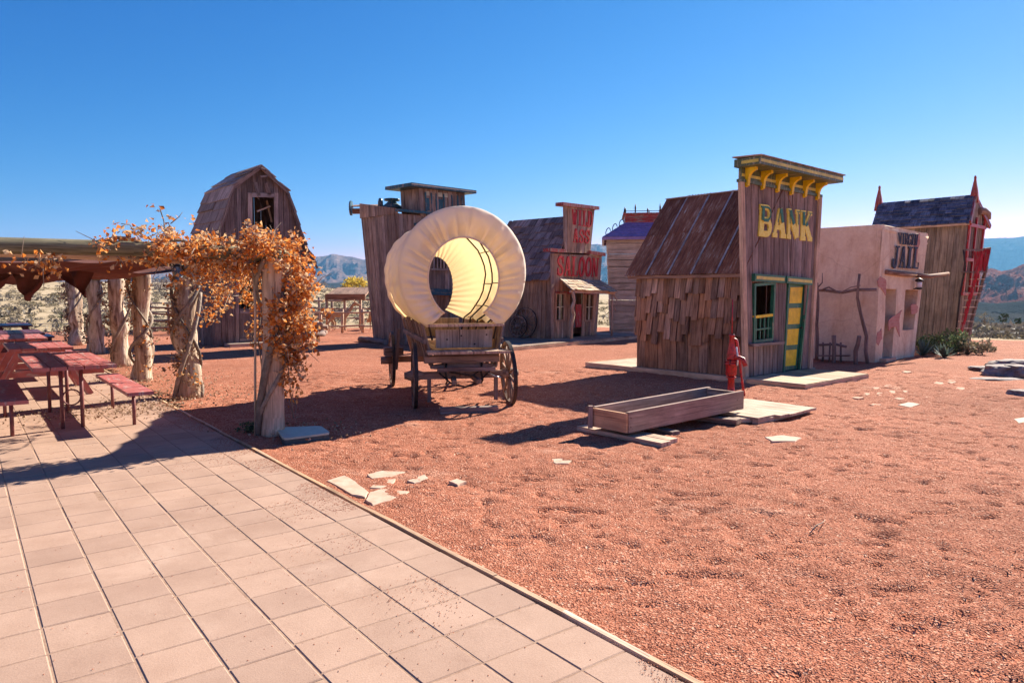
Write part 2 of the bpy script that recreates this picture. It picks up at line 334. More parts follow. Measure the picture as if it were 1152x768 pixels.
# ------------------------------------------------------------------ mesh builder and object helpers
ORG = {}
def thing(name, label, cat, loc=(0, 0, 0), rz=0, group=None):
    o = bpy.data.objects.new(name, None); C.objects.link(o); o.empty_display_size = .2
    o.location = loc; o.rotation_euler = (0, 0, rz); ORG[o.name] = Vector(loc)
    o['label'] = label; o['category'] = cat
    if group: o['group'] = group
    return o
def tag(o, label, cat, group=None):
    o['label'] = label; o['category'] = cat
    if group: o['group'] = group
    return o
def root_of(o):
    while o.parent: o = o.parent
    return o
class MB:
    def __init__(s): s.v = []; s.f = []; s.uv = []; s.sm = []
    def quad(s, pts, uvs=None, smooth=False):
        k = len(s.v); s.v += [tuple(p) for p in pts]; s.f.append(tuple(range(k, k+len(pts))))
        s.uv += (uvs or [(0, 0)]*len(pts)); s.sm.append(smooth)
    def slab(s, a, b, c, d, t):
        "quad a b c d is the outer face (grain runs a to d), t is the inward thickness vector"
        a, b, c, d = map(Vector, (a, b, c, d)); t = Vector(t)
        k = len(s.v); s.v += [tuple(p) for p in (a, b, c, d, a+t, b+t, c+t, d+t)]
        ru, rv = random.random()*50, random.random()*50
        W = max((b-a).length, (c-d).length); L = max((d-a).length, (c-b).length); T = t.length
        U = [(ru, rv), (ru+W, rv), (ru+W, rv+L), (ru, rv+L)]
        for idx, uv in (((0, 1, 2, 3), U), ((7, 6, 5, 4), [U[3], U[2], U[1], U[0]]),
                        ((0, 3, 7, 4), [(ru, rv), (ru, rv+L), (ru-T, rv+L), (ru-T, rv)]), ((1, 5, 6, 2), [(ru+W, rv), (ru+W+T, rv), (ru+W+T, rv+L), (ru+W, rv+L)]),
                        ((0, 4, 5, 1), [(ru, rv), (ru, rv-T), (ru+W, rv-T), (ru+W, rv)]), ((3, 2, 6, 7), [(ru, rv+L), (ru+W, rv+L), (ru+W, rv+L+T), (ru, rv+L+T)])):
            s.f.append(tuple(k+i for i in idx)); s.uv += uv; s.sm.append(False)
    def beam(s, p0, p1, w, h, up=(0, 0, 1)):
        p0, p1 = Vector(p0), Vector(p1); d = (p1-p0).normalized(); up = Vector(up)
        if abs(d.dot(up)) > .97: up = Vector((0, 1, 0)) if abs(d.y) < .9 else Vector((1, 0, 0))
        x = d.cross(up).normalized()*w/2; z = x.cross(d).normalized()*h/2
        s.slab(p0-x+z, p0+x+z, p1+x+z, p1-x+z, -z*2)
    def tube(s, pts, rad, n=8, cap=True, bumpy=0, sc=6):
        pts = [Vector(p) for p in pts]
        if not hasattr(rad, '__len__'): rad = [rad]*len(pts)
        k = len(s.v); ru = random.random()*50; L = 0; seed = Vector((random.random()*40, 0, 0)); ref = None; rings = []
        for i, p in enumerate(pts):
            t = (pts[min(i+1, len(pts)-1)]-pts[max(i-1, 0)]).normalized()
            if ref is None: ref = Vector((1, 0, 0)) if abs(t.x) < .8 else Vector((0, 1, 0))
            x = (ref-t*ref.dot(t)).normalized(); y = t.cross(x); ref = x
            if i: L += (p-pts[i-1]).length
            for j in range(n):
                a = 2*math.pi*j/n; dr = x*math.cos(a)+y*math.sin(a); r = rad[i]
                if bumpy: r *= 1+bumpy*noise.noise(seed+Vector((math.cos(a)*1.3, math.sin(a)*1.3, L*sc)))
                s.v.append(tuple(p+dr*r))
            rings.append(L)
        for i in range(len(pts)-1):
            for j in range(n):
                a, b2 = k+i*n+j, k+i*n+(j+1) % n
                s.f.append((a, b2, b2+n, a+n)); s.sm.append(True)
                w = 2*math.pi*rad[i]/n
                s.uv += [(ru+j*w, ru+rings[i]), (ru+(j+1)*w, ru+rings[i]), (ru+(j+1)*w, ru+rings[i+1]), (ru+j*w, ru+rings[i+1])]
        if cap:
            s.f.append(tuple(k+j for j in range(n))[::-1]); s.uv += [(ru+s.v[k+j][0], ru+s.v[k+j][1]) for j in range(n)]; s.sm.append(False)
            e = k+(len(pts)-1)*n
            s.f.append(tuple(e+j for j in range(n))); s.uv += [(ru+s.v[e+j][0], ru+s.v[e+j][1]) for j in range(n)]; s.sm.append(False)
    def lathe(s, o, prof, n=16):
        o = Vector(o); s.tube([o+Vector((0, 0, z)) for r, z in prof], [max(r, .0005) for r, z in prof], n)
    def extr(s, pts2, f, t):
        "convex or simple polygon given as 3D points, extruded by vector t"
        pts = [Vector(p) for p in pts2]; t = Vector(t); k = len(s.v); n = len(pts)
        s.v += [tuple(p) for p in pts]+[tuple(p+t) for p in pts]
        ax = (pts[1]-pts[0]).normalized(); nn = t.normalized(); ay = nn.cross(ax); ru = random.random()*30
        uv = [(ru+(p-pts[0]).dot(ay), ru+(p-pts[0]).dot(ax)) for p in pts]
        s.f.append(tuple(range(k, k+n))); s.uv += uv; s.sm.append(False)
        s.f.append(tuple(range(k+2*n-1, k+n-1, -1))); s.uv += uv[::-1]; s.sm.append(False)
        for i in range(n):
            j = (i+1) % n; s.f.append((k+i, k+n+i, k+n+j, k+j)); s.uv += [uv[i], uv[i], uv[j], uv[j]]; s.sm.append(False)
    def leaf(s, p, size, nrm=None):
        a = Vector((random.gauss(0, 1), random.gauss(0, 1), random.gauss(0, 1))).normalized()
        b2 = a.orthogonal().normalized(); c = a.cross(b2)
        th = random.random()*6.28; b2, c = b2*math.cos(th)+c*math.sin(th), c*math.cos(th)-b2*math.sin(th)
        p = Vector(p); fold = a*size*random.uniform(.1, .4)
        k = len(s.v); s.v += [tuple(q) for q in (p-b2*size*.55, p-c*size*.42+fold-b2*size*.1, p+b2*size*.6, p+c*size*.42+fold-b2*size*.1)]
        s.f += [(k, k+1, k+2), (k, k+2, k+3)]; s.uv += [(0, 0)]*6; s.sm += [False, False]
    def obj(s, name, mat, parent=None, label=None, local=False, recalc=False):
        me = bpy.data.meshes.new(name)
        org = Vector((0, 0, 0)) if (parent is None or local) else ORG.get(root_of(parent).name, Vector((0, 0, 0)))
        V = np.array(s.v, dtype=np.float64).reshape(-1, 3)-np.array(org)
        me.from_pydata(V.tolist(), [], s.f)
        ul = me.uv_layers.new(name='UVMap'); ul.data.foreach_set('uv', np.array(s.uv, dtype=np.float32).ravel())
        me.polygons.foreach_set('use_smooth', s.sm)
        if recalc:
            bm = bmesh.new(); bm.from_mesh(me); bmesh.ops.recalc_face_normals(bm, faces=bm.faces); bm.to_mesh(me); bm.free()
        me.materials.append(M[mat]); me.update()
        o = bpy.data.objects.new(name, me); C.objects.link(o)
        if parent: o.parent = parent
        if label: o['label'] = label
        return o
def copy_tree(o, parent=None):
    c = o.copy(); C.objects.link(c)
    if parent: c.parent = parent; c.matrix_parent_inverse = o.matrix_parent_inverse
    for ch in list(o.children): copy_tree(ch, c)
    return c
def np_mesh(name, V, F, mat, kind=None, smooth=True, uv=None):
    me = bpy.data.meshes.new(name); V = np.asarray(V, np.float32); F = np.asarray(F, np.int32)
    me.vertices.add(len(V)); me.vertices.foreach_set('co', V.ravel()); k = F.shape[1]
    me.loops.add(F.size); me.loops.foreach_set('vertex_index', F.ravel())
    me.polygons.add(len(F)); me.polygons.foreach_set('loop_start', np.arange(0, F.size, k, dtype=np.int32)); me.polygons.foreach_set('loop_total', np.full(len(F), k, np.int32))
    me.polygons.foreach_set('use_smooth', np.full(len(F), smooth)); me.update(calc_edges=True); me.validate()
    me.materials.append(M[mat]); o = bpy.data.objects.new(name, me); C.objects.link(o)
    if kind: o['kind'] = kind
    return o
def gridF(nx, ny):
    i = np.arange(nx*ny).reshape(ny, nx)
    return np.stack([i[:-1, :-1], i[:-1, 1:], i[1:, 1:], i[1:, :-1]], -1).reshape(-1, 4)
def vnoise(x, y, seed=0):
    "vectorised value noise"
    xi, yi = np.floor(x).astype(np.int64), np.floor(y).astype(np.int64); xf, yf = x-xi, y-yi
    def h(a, b2): 
        n = (a*374761393+b2*668265263+seed*974634777) & 0xffffffff
        n = ((n ^ (n >> 13))*1274126177) & 0xffffffff
        return ((n ^ (n >> 16)) & 0xffff)/65535.
    u, v = xf*xf*(3-2*xf), yf*yf*(3-2*yf)
    return (h(xi, yi)*(1-u)+h(xi+1, yi)*u)*(1-v)+(h(xi, yi+1)*(1-u)+h(xi+1, yi+1)*u)*v
def fbm(x, y, o=5, seed=0, ridge=False):
    r = 0; a = .5; f = 1
    for i in range(o):
        n = vnoise(x*f, y*f, seed+i)
        r = r+a*((1-np.abs(2*n-1)) if ridge else n); a *= .5; f *= 2.03
    return r

# ------------------------------------------------------------------ walls of boards
def bil(c, s, t): return (c[0]*(1-s)+c[1]*s)*(1-t)+(c[3]*(1-s)+c[2]*s)*t
def inv_bil(c, p):
    s = t = .5
    for _ in range(12):
        e = bil(c, s, t)-p; ds = (c[1]-c[0])*(1-t)+(c[2]-c[3])*t; dt = (c[3]-c[0])*(1-s)+(c[2]-c[1])*s
        a, b2, d = ds.dot(ds), ds.dot(dt), dt.dot(dt); det = a*d-b2*b2
        s -= (e.dot(ds)*d-e.dot(dt)*b2)/det; t -= (e.dot(dt)*a-e.dot(ds)*b2)/det
    return s, t
def hole(c, pts):
    q = [inv_bil(c, p) for p in pts]      # TL TR BR BL
    return ((q[0][0]+q[3][0])/2, (q[1][0]+q[2][0])/2, (q[2][1]+q[3][1])/2, (q[0][1]+q[1][1])/2)
def planks(mb, c, n, nrm, th=.025, holes=(), top=None, vert=True, jz=.02, rag=.0, gap=.10, bot=0.0):
    c = [Vector(p) for p in c]; nrm = Vector(nrm)
    if not vert: holes = [(h[2], h[3], h[0], h[1]) for h in holes]
    br = [0.0]+[(i+random.uniform(-.18, .18))/n for i in range(1, n)]+[1.0]
    for h in holes:
        br = [x for x in br if x in (0, 1) or min(abs(x-h[0]), abs(x-h[1])) > .35/n]+[h[0], h[1]]
    br = sorted(set(br))
    for a, b2 in zip(br[:-1], br[1:]):
        mid = (a+b2)/2; tb = (top(mid) if top else 1)
        segs = [(bot-random.random()*rag, None)]
        hs = sorted([h for h in holes if h[0]-1e-6 < mid < h[1]+1e-6], key=lambda h: h[2])
        out = []; cur = bot-random.random()*rag
        for h in hs: out.append((cur, h[2])); cur = h[3]
        out.append((cur, None))
        g = (b2-a)*gap*random.uniform(.3, 1.4); off = nrm*random.uniform(0, jz); off2 = off+nrm*random.uniform(-.4, .4)*jz
        for t0, t1 in out:
            a2, b3 = a+g/2, b2-g/2
            if t1 is None:
                rr = random.random()*rag
                ta, tbb = (top(a2) if top else 1)+rr, (top(b3) if top else 1)+rr
            else: ta = tbb = t1
            if vert: q = [bil(c, a2, t0)+off, bil(c, b3, t0)+off, bil(c, b3, tbb)+off2, bil(c, a2, ta)+off2]
            else: q = [bil(c, t0, a2)+off, bil(c, t0, b3)+off, bil(c, tbb, b3)+off2, bil(c, ta, a2)+off2]
            if not vert: q = [q[1], q[0], q[3], q[2]]; 
            mb.slab(*q, -nrm*th)
def shingles(mb, e0, e1, r1, r0, rows, cols, th=.018, jl=.15, jz=.012, missing=.0, over=.35):
    "roof slope: e0 e1 eave, r0 r1 ridge"
    c = [Vector(e0), Vector(e1), Vector(r1), Vector(r0)]; nrm = (c[1]-c[0]).cross(c[3]-c[0]).normalized()
    if nrm.z < 0: nrm = -nrm
    for r in range(rows):
        x = -random.random()*.6/cols
        while x < 1:
            w = random.uniform(.6, 1.4)/cols; x1 = min(x+w, 1.0); x0 = max(x, 0)
            if x1-x0 > .2/cols and random.random() > missing:
                t0 = r/rows-random.uniform(0, jl)/rows; t1 = (r+1+over)/rows; t1 = min(t1, 1.0)
                lift0 = nrm*(.012+th+random.uniform(0, jz)); lift1 = nrm*(.004+th*.6)
                g = .002; q = [bil(c, x0+g, t0)+lift0, bil(c, x1-g, t0)+lift0, bil(c, x1-g, t1)+lift1, bil(c, x0+g, t1)+lift1]
                mb.slab(*q, -nrm*th)
            x += w

# ------------------------------------------------------------------ lettering
def arc(cx, cy, rx, ry, a0, a1, n=9): return [(cx+rx*math.cos(R(a0+(a1-a0)*i/(n-1))), cy+ry*math.sin(R(a0+(a1-a0)*i/(n-1)))) for i in range(n)]
TH, TN, SF = .24, .11, .10
GL = {
 'A': [([(.14, .05), (.47, .97)], TN), ([(.52, .97), (.82, .05)], TH), ([(.24, .33), (.72, .33)], TN), ([(0, .05), (.34, .05)], SF), ([(.6, .05), (1, .05)], SF)],
 'B': [([(.25, .03), (.25, .97)], TH), ([(.05, .95), (.6, .95)]+arc(.58, .74, .22, .21, 90, -90)+[(.3, .53)], TN+.03), ([(.3, .5), (.6, .5)]+arc(.6, .28, .26, .23, 90, -90)+[(.05, .05)], TN+.05)],
 'N': [([(.15, .05), (.15, .95)], TN), ([(.18, .95), (.8, .05)], TH), ([(.85, .05), (.85, .95)], TN), ([(0, .95), (.3, .95)], SF), ([(.68, .95), (1, .95)], SF), ([(0, .05), (.32, .05)], SF)],
 'K': [([(.22, .03), (.22, .97)], TH), ([(.3, .42), (.82, .95)], TN), ([(.45, .58), (.82, .05)], TH), ([(0, .95), (.44, .95)], SF), ([(0, .05), (.44, .05)], SF), ([(.64, .95), (1, .95)], SF), ([(.62, .05), (1, .05)], SF)],
 'W': [([(.12, .95), (.3, .05)], TH*.8), ([(.3, .05), (.5, .8)], TN), ([(.5, .8), (.68, .05)], TH*.8), ([(.68, .05), (.88, .95)], TN), ([(0, .95), (.28, .95)], SF), ([(.74, .95), (1, .95)], SF)],
 'I': [([(.5, .03), (.5, .97)], TH*1.3), ([(.15, .95), (.85, .95)], SF), ([(.15, .05), (.85, .05)], SF)],
 'L': [([(.3, .03), (.3, .97)], TH), ([(.05, .95), (.6, .95)], SF), ([(.05, .05), (.92, .05), (.92, .3)], SF)],
 'D': [([(.25, .03), (.25, .97)], TH), ([(.05, .95), (.5, .95)]+arc(.5, .5, .37, .45, 90, -90, 12)+[(.05, .05)], TN+.04)],
 'S': [([(.86, .68), (.84, .8)]+arc(.5, .72, .33, .22, 20, 180, 7)+[(.2, .64), (.5, .52), (.78, .38)]+arc(.5, .28, .32, .22, 10, -160, 8)+[(.14, .34)], .17), ([(.88, .6), (.88, .95)], .07), ([(.12, .05), (.12, .4)], .07)],
 'O': [(arc(.5, .5, .36, .44, 0, 360, 18), .2)],
 'V': [([(.16, .95), (.5, .05)], TH), ([(.52, .05), (.86, .95)], TN), ([(0, .95), (.36, .95)], SF), ([(.68, .95), (1, .95)], SF)],
 'R': [([(.22, .03), (.22, .97)], TH), ([(.05, .95), (.6, .95)]+arc(.58, .72, .24, .23, 90, -90)+[(.3, .49)], TN+.03), ([(.5, .5), (.82, .05)], TH*.85), ([(0, .05), (.44, .05)], SF), ([(.66, .05), (1, .05)], SF)],
 'G': [(arc(.52, .5, .38, .44, 50, 330, 14), .17), ([(.82, .08), (.82, .42)], TN+.04), ([(.6, .44), (1, .44)], SF), ([(.84, .68), (.84, .95)], .07)],
 'J': [([(.62, .97), (.62, .3)]+arc(.38, .27, .24, .23, 0, -180, 8)+[(.14, .36)], TH*.85), ([(.36, .95), (.92, .95)], SF), ([(.05, .36), (.3, .36)], SF)],
}
def clip_low(pl, y0):
    out = []; cur = []
    for i, p in enumerate(pl):
        if i:
            q = pl[i-1]
            if (q[1]-y0)*(p[1]-y0) < 0:
                t = (y0-q[1])/(p[1]-q[1]); x = (q[0]+(p[0]-q[0])*t, y0)
                cur.append(x)
                if p[1] < y0: out.append(cur); cur = []
        if p[1] >= y0: cur.append(p)
    if len(cur) > 1: out.append(cur)
    return [o for o in out if len(o) > 1]
def glyph(mb, ch, c, nrm, depth, grow=0.0, off=0.0, ymin=None):
    "c: four corners BL BR TR TL of the letter box"
    W = (c[1]-c[0]).length; H = (c[3]-c[0]).length; k = 0; asp = W/H
    for pl, w in GL[ch]:
        pls = clip_low(pl, ymin) if ymin is not None else [pl]
        for p in pls:
            pts = [(x*asp, y) for x, y in p]; ww = (w*min(asp, 1)*1.05 if abs(pl[0][0]-pl[-1][0])+.001 < 10 else w)/2+grow
            Lf, Rt = [], []
            for i, (x, y) in enumerate(pts):
                a, b2 = pts[max(i-1, 0)], pts[min(i+1, len(pts)-1)]; dx, dy = b2[0]-a[0], b2[1]-a[1]; L = math.hypot(dx, dy) or 1
                Lf.append((x-dy/L*ww, y+dx/L*ww)); Rt.append((x+dy/L*ww, y-dx/L*ww))
            for i in range(len(pts)-1):
                q = [Rt[i], Rt[i+1], Lf[i+1], Lf[i]]; k += 1
                P4 = [bil(c, a/asp, b2)+nrm*(depth+off+k*.0004) for a, b2 in q]
                mb.slab(*P4, -nrm*depth)
def word(txt, corners, nrm, mat, parent, depth=.02, spacing=.12, two=None, name='letter'):
    "corners BL BR TR TL of the whole word"
    c = [Vector(p) for p in corners]; n = len(txt); tot = n+(n-1)*spacing
    for i, ch in enumerate(txt):
        a, b2 = (i*(1+spacing))/tot, (i*(1+spacing)+1)/tot
        q = [bil(c, a, 0), bil(c, b2, 0), bil(c, b2, 1), bil(c, a, 1)]
        mb = MB(); glyph(mb, ch, q, nrm, depth, .03 if two else 0); o = mb.obj(name, mat, parent)
        if two:
            mb = MB(); glyph(mb, ch, q, nrm,   .006, -.034, depth+.014, ymin=.5); mb.obj('inlay', two, o)

# ------------------------------------------------------------------ the ground
KD = Vector((-.614, .789, 0)).normalized(); KN = Vector((KD.y, -KD.x, 0))      # kerb direction and its normal to the gravel side
K0 = G(496, 619, .03); K0.z = 0
def kerb(s, d=0.0, z=0.0): p = K0+KD*s+KN*d; return Vector((p.x, p.y, z))
def terr(x, y):
    r = np.hypot(x, y); az = np.degrees(np.arctan2(x, y))
    far = np.clip((r-34)/220, 0, 1)
    left = np.clip((-az-4)/14, 0, 1)
    right = np.clip((az-10)/12, 0, 1)
    h = -.05+left*4.6*far**.8*np.clip(1-(r-260)/900, 0, 1)
    h = h-right*np.clip((r-30)/870, 0, 1)*31.0-(1-left)*(1-right)*np.clip((r-60)/500, 0, 1)*4
    h = h+np.clip((r-40)/80, 0, 1)*(fbm(x*.02+50, y*.02+50, 4, 3)-.45)*2.4*(1-right*.5)
    return h
def build_terrain():
    na, nr = 260, 150
    az = np.radians(np.concatenate([np.linspace(-180, -46, 20), np.linspace(-45, 45, na-40), np.linspace(46, 180, 20)]))
    r = np.concatenate([[0.01, 8, 16], np.geomspace(24, 9000, nr-3)])
    A, RR = np.meshgrid(az, r); X, Y = RR*np.sin(A), RR*np.cos(A)
    Z = terr(X, Y); Z[RR < 30] = -.05
    return np_mesh('ground', np.stack([X, Y, Z], -1).reshape(-1, 3), gridF(len(az), len(r)), 'desert soil', 'structure')
build_terrain()
def gz(x, y):
    "gravel surface height"
    d = (x-K0.x)*KN.x+(y-K0.y)*KN.y
    h = (fbm(x*2.2, y*2.2, 4, 11)-.47)*.05+(fbm(x*11, y*11, 2, 21)-.37)*.014
    n = vnoise(x*4.1+9, y*4.1+3, 31); h = h-np.clip(n-.76, 0, 1)*.08
    n2 = vnoise(x*9.3+9, y*15.0+3, 37); h = h-np.clip(n2-.72, 0, 1)*.15+(vnoise(x*19, y*27, 41)-.5)*.006+np.clip(.1-n2, 0, 1)*.06
    lim = np.clip(d/.6, 0, 1)
    return .012+h*(.25+.75*lim)
def build_gravel():
    # fine near sheet
    xs = np.arange(-4.6, 8.6, .032); ys = np.arange(2.0, 14.6, .032)
    X, Y = np.meshgrid(xs, ys); d = (X-K0.x)*KN.x+(Y-K0.y)*KN.y
    Z = gz(X, Y); F = gridF(len(xs), len(ys)); keep = (d.ravel()[F] > -.02).all(1)
    V = np.stack([X, Y, Z], -1).reshape(-1, 3); F = F[keep]
    used = np.unique(F); mp = np.full(len(V), -1); mp[used] = np.arange(len(used))
    # coarse far sheet, same function, with a hole where the fine sheet lies
    xs2 = np.arange(-34, 34.1, .25); ys2 = np.arange(-8, 36, .25)
    X2, Y2 = np.meshgrid(xs2, ys2); d2 = (X2-K0.x)*KN.x+(Y2-K0.y)*KN.y
    lim = 31+3*fbm(X2*.2, Y2*.2, 3, 5)-np.clip(X2-4, 0, 30)*.62
    Z2 = gz(X2, Y2)*.6-.004-np.clip((Y2-lim), 0, 2)*.12
    F2 = gridF(len(xs2), len(ys2)); f = F2
    inside = ((X2 > -4.5) & (X2 < 8.45) & (Y2 > 2.1) & (Y2 < 14.45)).ravel()[f].all(1)
    ok = (d2.ravel()[f] > -.02).all(1) | (Y2.ravel()[f] > 19).all(1)
    ok &= ~inside & (Y2 < lim+1).ravel()[f].all(1)
    V2 = np.stack([X2, Y2, Z2], -1).reshape(-1, 3)
    Vt = np.concatenate([V[used], V2]); Ft = np.concatenate([mp[F], F2[ok]+len(used)])
    return np_mesh('gravel_yard', Vt, Ft, 'red gravel', 'structure')
build_gravel()
def pebbles(name, n, sampler, zf, size, mat, label=None):
    base = np.array([(1, 0, 0), (-1, 0, 0), (0, 1, 0), (0, -1, 0), (0, 0, .7), (0, 0, -.7)], float)
    F = np.array([(0, 2, 4), (2, 1, 4), (1, 3, 4), (3, 0, 4), (2, 0, 5), (1, 2, 5), (3, 1, 5), (0, 3, 5)])
    p = sampler(n); n = len(p); s = rng.uniform(*size, n); a = rng.uniform(0, 6.28, n)
    v = base[None]*np.array([1, 1, .7])*rng.uniform(.6, 1.25, (n, 6, 3))*s[:, None, None]
    ca, sa = np.cos(a)[:, None], np.sin(a)[:, None]
    x = v[..., 0]*ca-v[..., 1]*sa; y = v[..., 0]*sa+v[..., 1]*ca; z = v[..., 2]
    V = np.stack([x+p[:, 0:1], y+p[:, 1:2], z+(zf(p[:, 0], p[:, 1])+s*.25)[:, None]], -1).reshape(-1, 3)
    Ft = (F[None]+(np.arange(n)*6)[:, None, None]).reshape(-1, 3)
    o = np_mesh(name, V, Ft, mat, 'stuff', smooth=False)
    return o
def samp_yard(n):
    y = 2.3+9.5*rng.random(n)**1.7; x = rng.uniform(-.85, .85, n)*(y+.5)
    d = (x-K0.x)*KN.x+(y-K0.y)*KN.y; m = d > .03
    return np.stack([x[m], y[m]], -1)
pebbles('loose_gravel', 230000, samp_yard, gz, (.002, .005), 'pebble')
def samp_patio(n):
    s = rng.uniform(-2.5, 9, n); d = -np.abs(rng.exponential(.24, n))-.01
    cl = vnoise(s*2.2, d*2.2+40, 8) > .42+.18*rng.random(n)*np.abs(d)
    far = rng.random(n) < .06
    d = np.where(far, -rng.random(n)*3.5, d); cl = cl | far
    x = K0.x+KD.x*s+KN.x*d; y = K0.y+KD.y*s+KN.y*d
    return np.stack([x[cl], y[cl]], -1)
pebbles('spilled_gravel', 20000, samp_patio, lambda x, y: np.full_like(x, .034), (.0018, .005), 'pebble')

def build_patio():
    mb = MB(); T = .29; z = .032
    for ci in range(0, 32):
        off = random.uniform(-.03, .03)
        d1 = -.012-ci*T+(.0 if ci == 0 else .02); d0 = d1-(T-.02 if ci == 0 else T)+.006+random.uniform(0, .003)
        k0 = int(-6/.305); k1 = int(25/.305)
        for k in range(k0, k1):
            T2 = .305
            g = random.uniform(.004, .007)
            s0 = k*T2+off+g/2+random.uniform(-.003, .003); s1 = (k+1)*T2+off-g/2
            zz = z+random.uniform(-.0015, .0015); tl = random.uniform(-.0022, .0022); bv = .006
            a, b2, c, d = kerb(s0, d0, zz), kerb(s0, d1, zz+tl), kerb(s1, d1, zz+tl), kerb(s1, d0, zz)
            i = [kerb(s0+bv, d0+bv, zz), kerb(s0+bv, d1-bv, zz+tl), kerb(s1-bv, d1-bv, zz+tl), kerb(s1-bv, d0+bv, zz)]
            o = [Vector((p.x, p.y, p.z-.004)) for p in (a, b2, c, d)]; q = [Vector((p.x, p.y, -.01)) for p in (a, b2, c, d)]
            kk = len(mb.v); mb.v += [tuple(p) for p in i+o+q]
            fs = [(0, 1, 2, 3)]+[(j+4, (j+1) % 4+4, (j+1) % 4, j) for j in range(4)]+[(j+8, (j+1) % 4+8, (j+1) % 4+4, j+4) for j in range(4)]
            for f in fs: mb.f.append(tuple(kk+e for e in f)); mb.uv += [(0, 0)]*4; mb.sm.append(False)
    o = mb.obj('patio', 'paver'); o['kind'] = 'structure'
    mb = MB(); mb.slab(kerb(-6.3, -9.3, .0288), kerb(-6.3, -.02, .0288), kerb(25, -.02, .0288), kerb(25, -9.3, .0288), (0, 0, -.03))
    o = mb.obj('patio_joints', 'joint sand'); o['kind'] = 'structure'
build_patio()
mb = MB(); s = -5.0
while s < 21:
    L = random.uniform(2.2, 2.6); w = .0
    pts = [kerb(s+L*i/4, .025+random.uniform(-.004, .004), .012+random.uniform(-.003, .005)) for i in range(5)]
    for i in range(4): mb.beam(pts[i], pts[i+1], .032, .05)
    s += L+.006
o = mb.obj('kerb_edging', 'tan wood'); o['kind'] = 'structure'

def poly_slab(px, z, th, mat, name, label, cat, group=None, jit=0):
    pts = [G(x, y, z) for x, y in px]; c = sum(pts, Vector())/len(pts); mb = MB()
    out = []
    for i, p in enumerate(pts):
        q = pts[(i+1) % len(pts)]
        for t in (0, .33, .66): r = p.lerp(q, t); out.append(r+Vector((random.uniform(-1, 1), random.uniform(-1, 1), 0))*min(.009, .06*(q-p).length)*(t > 0))
    k = len(mb.v); n = len(out)
    top = [p.lerp(c, .04)+Vector((0, 0, 0)) for p in out]; mid = [Vector((p.x, p.y, p.z-.008)) for p in out]; bot = [Vector((p.x, p.y, p.z-th)) for p in out]
    mb.v += [tuple(p) for p in top+mid+bot]
    mb.f.append(tuple(range(k, k+n))); mb.uv += [(0, 0)]*n; mb.sm.append(False)
    for r in range(2):
        for i in range(n):
            j = (i+1) % n; mb.f.append((k+r*n+i, k+(r+1)*n+i, k+(r+1)*n+j, k+r*n+j)); mb.uv += [(0, 0)]*4; mb.sm.append(False)
    return tag(mb.obj(name, mat, recalc=True), label, cat, group)
gs = 'flat stones set in the red gravel'
poly_slab([(367, 540), (387, 534), (400, 541), (415, 553), (411, 559), (396, 556)], .019, .05, 'flagstone', 'flagstone', 'pale square-cornered flagstone touching the patio edge', 'flagstone', gs)
poly_slab([(411, 562), (416, 553), (430, 549), (461, 552), (446, 559), (419, 568)], .019, .05, 'flagstone', 'flagstone', 'pale pointed flagstone lying just right of the square-cornered one', 'flagstone', gs)
poly_slab([(416, 548), (424, 540), (445, 538), (442, 544), (428, 549)], .019, .04, 'flagstone', 'flagstone', 'small half-buried flagstone behind the pointed pale one', 'flagstone', gs)
poly_slab([(413, 533), (430, 529), (456, 530), (440, 536), (418, 538)], .019, .04, 'flagstone', 'flagstone', 'half-buried flagstone farthest back of the patio-edge cluster', 'flagstone', gs)
poly_slab([(458, 540), (478, 533), (482, 538), (466, 543)], .019, .04, 'flagstone', 'flagstone', 'thin sliver of flagstone right of the patio-edge cluster', 'flagstone', gs)
poly_slab([(505, 541), (514, 538), (525, 541), (515, 545)], .019, .04, 'flagstone', 'flagstone', 'tiny flagstone chip alone in the gravel below the wagon', 'flagstone', gs)
poly_slab([(620, 516), (630, 513), (645, 516), (640, 521), (625, 521)], .019, .04, 'flagstone', 'flagstone', 'small pale stone in gravel between wagon and trough', 'flagstone', gs)
poly_slab([(860, 491), (880, 489), (902, 492), (895, 496), (868, 496)], .024, .04, 'flagstone', 'flagstone', 'long pale stone in gravel below the plank platform', 'flagstone', gs)
poly_slab([(1010, 455), (1022, 452), (1035, 454), (1024, 458)], .019, .05, 'flagstone', 'flagstone', 'raised flat stone at the near edge of the chip scatter', 'flagstone', gs)
poly_slab([(1140, 471), (1152, 469), (1160, 473), (1146, 476)], .019, .05, 'flagstone', 'flagstone', 'white stone at the right edge below the boulders', 'flagstone', gs)
for i, (x, y) in enumerate([(985, 436), (999, 434), (975, 443), (990, 443), (1003, 441), (1018, 440), (1030, 444), (1012, 448), (985, 455), (1020, 418), (1008, 436), (965, 447), (1042, 447), (1056, 431), (1080, 437), (1070, 429)]):
    w = random.uniform(6, 16); h = random.uniform(1, 2.2)
    poly_slab([(x-w/2, y), (x-w*.2, y-h), (x+w*.4, y-h*.7), (x+w/2, y+h*.3), (x, y+h)], .017, .04, 'chip stone', 'stone_chip', 'thin pale stone chip scattered in gravel in front of the jail', 'stone', 'stone chips in front of the jail')

# ------------------------------------------------------------------ buildings
def lp(a, b, t): return a*(1-t)+b*t
UP = Vector((0, 0, 1))
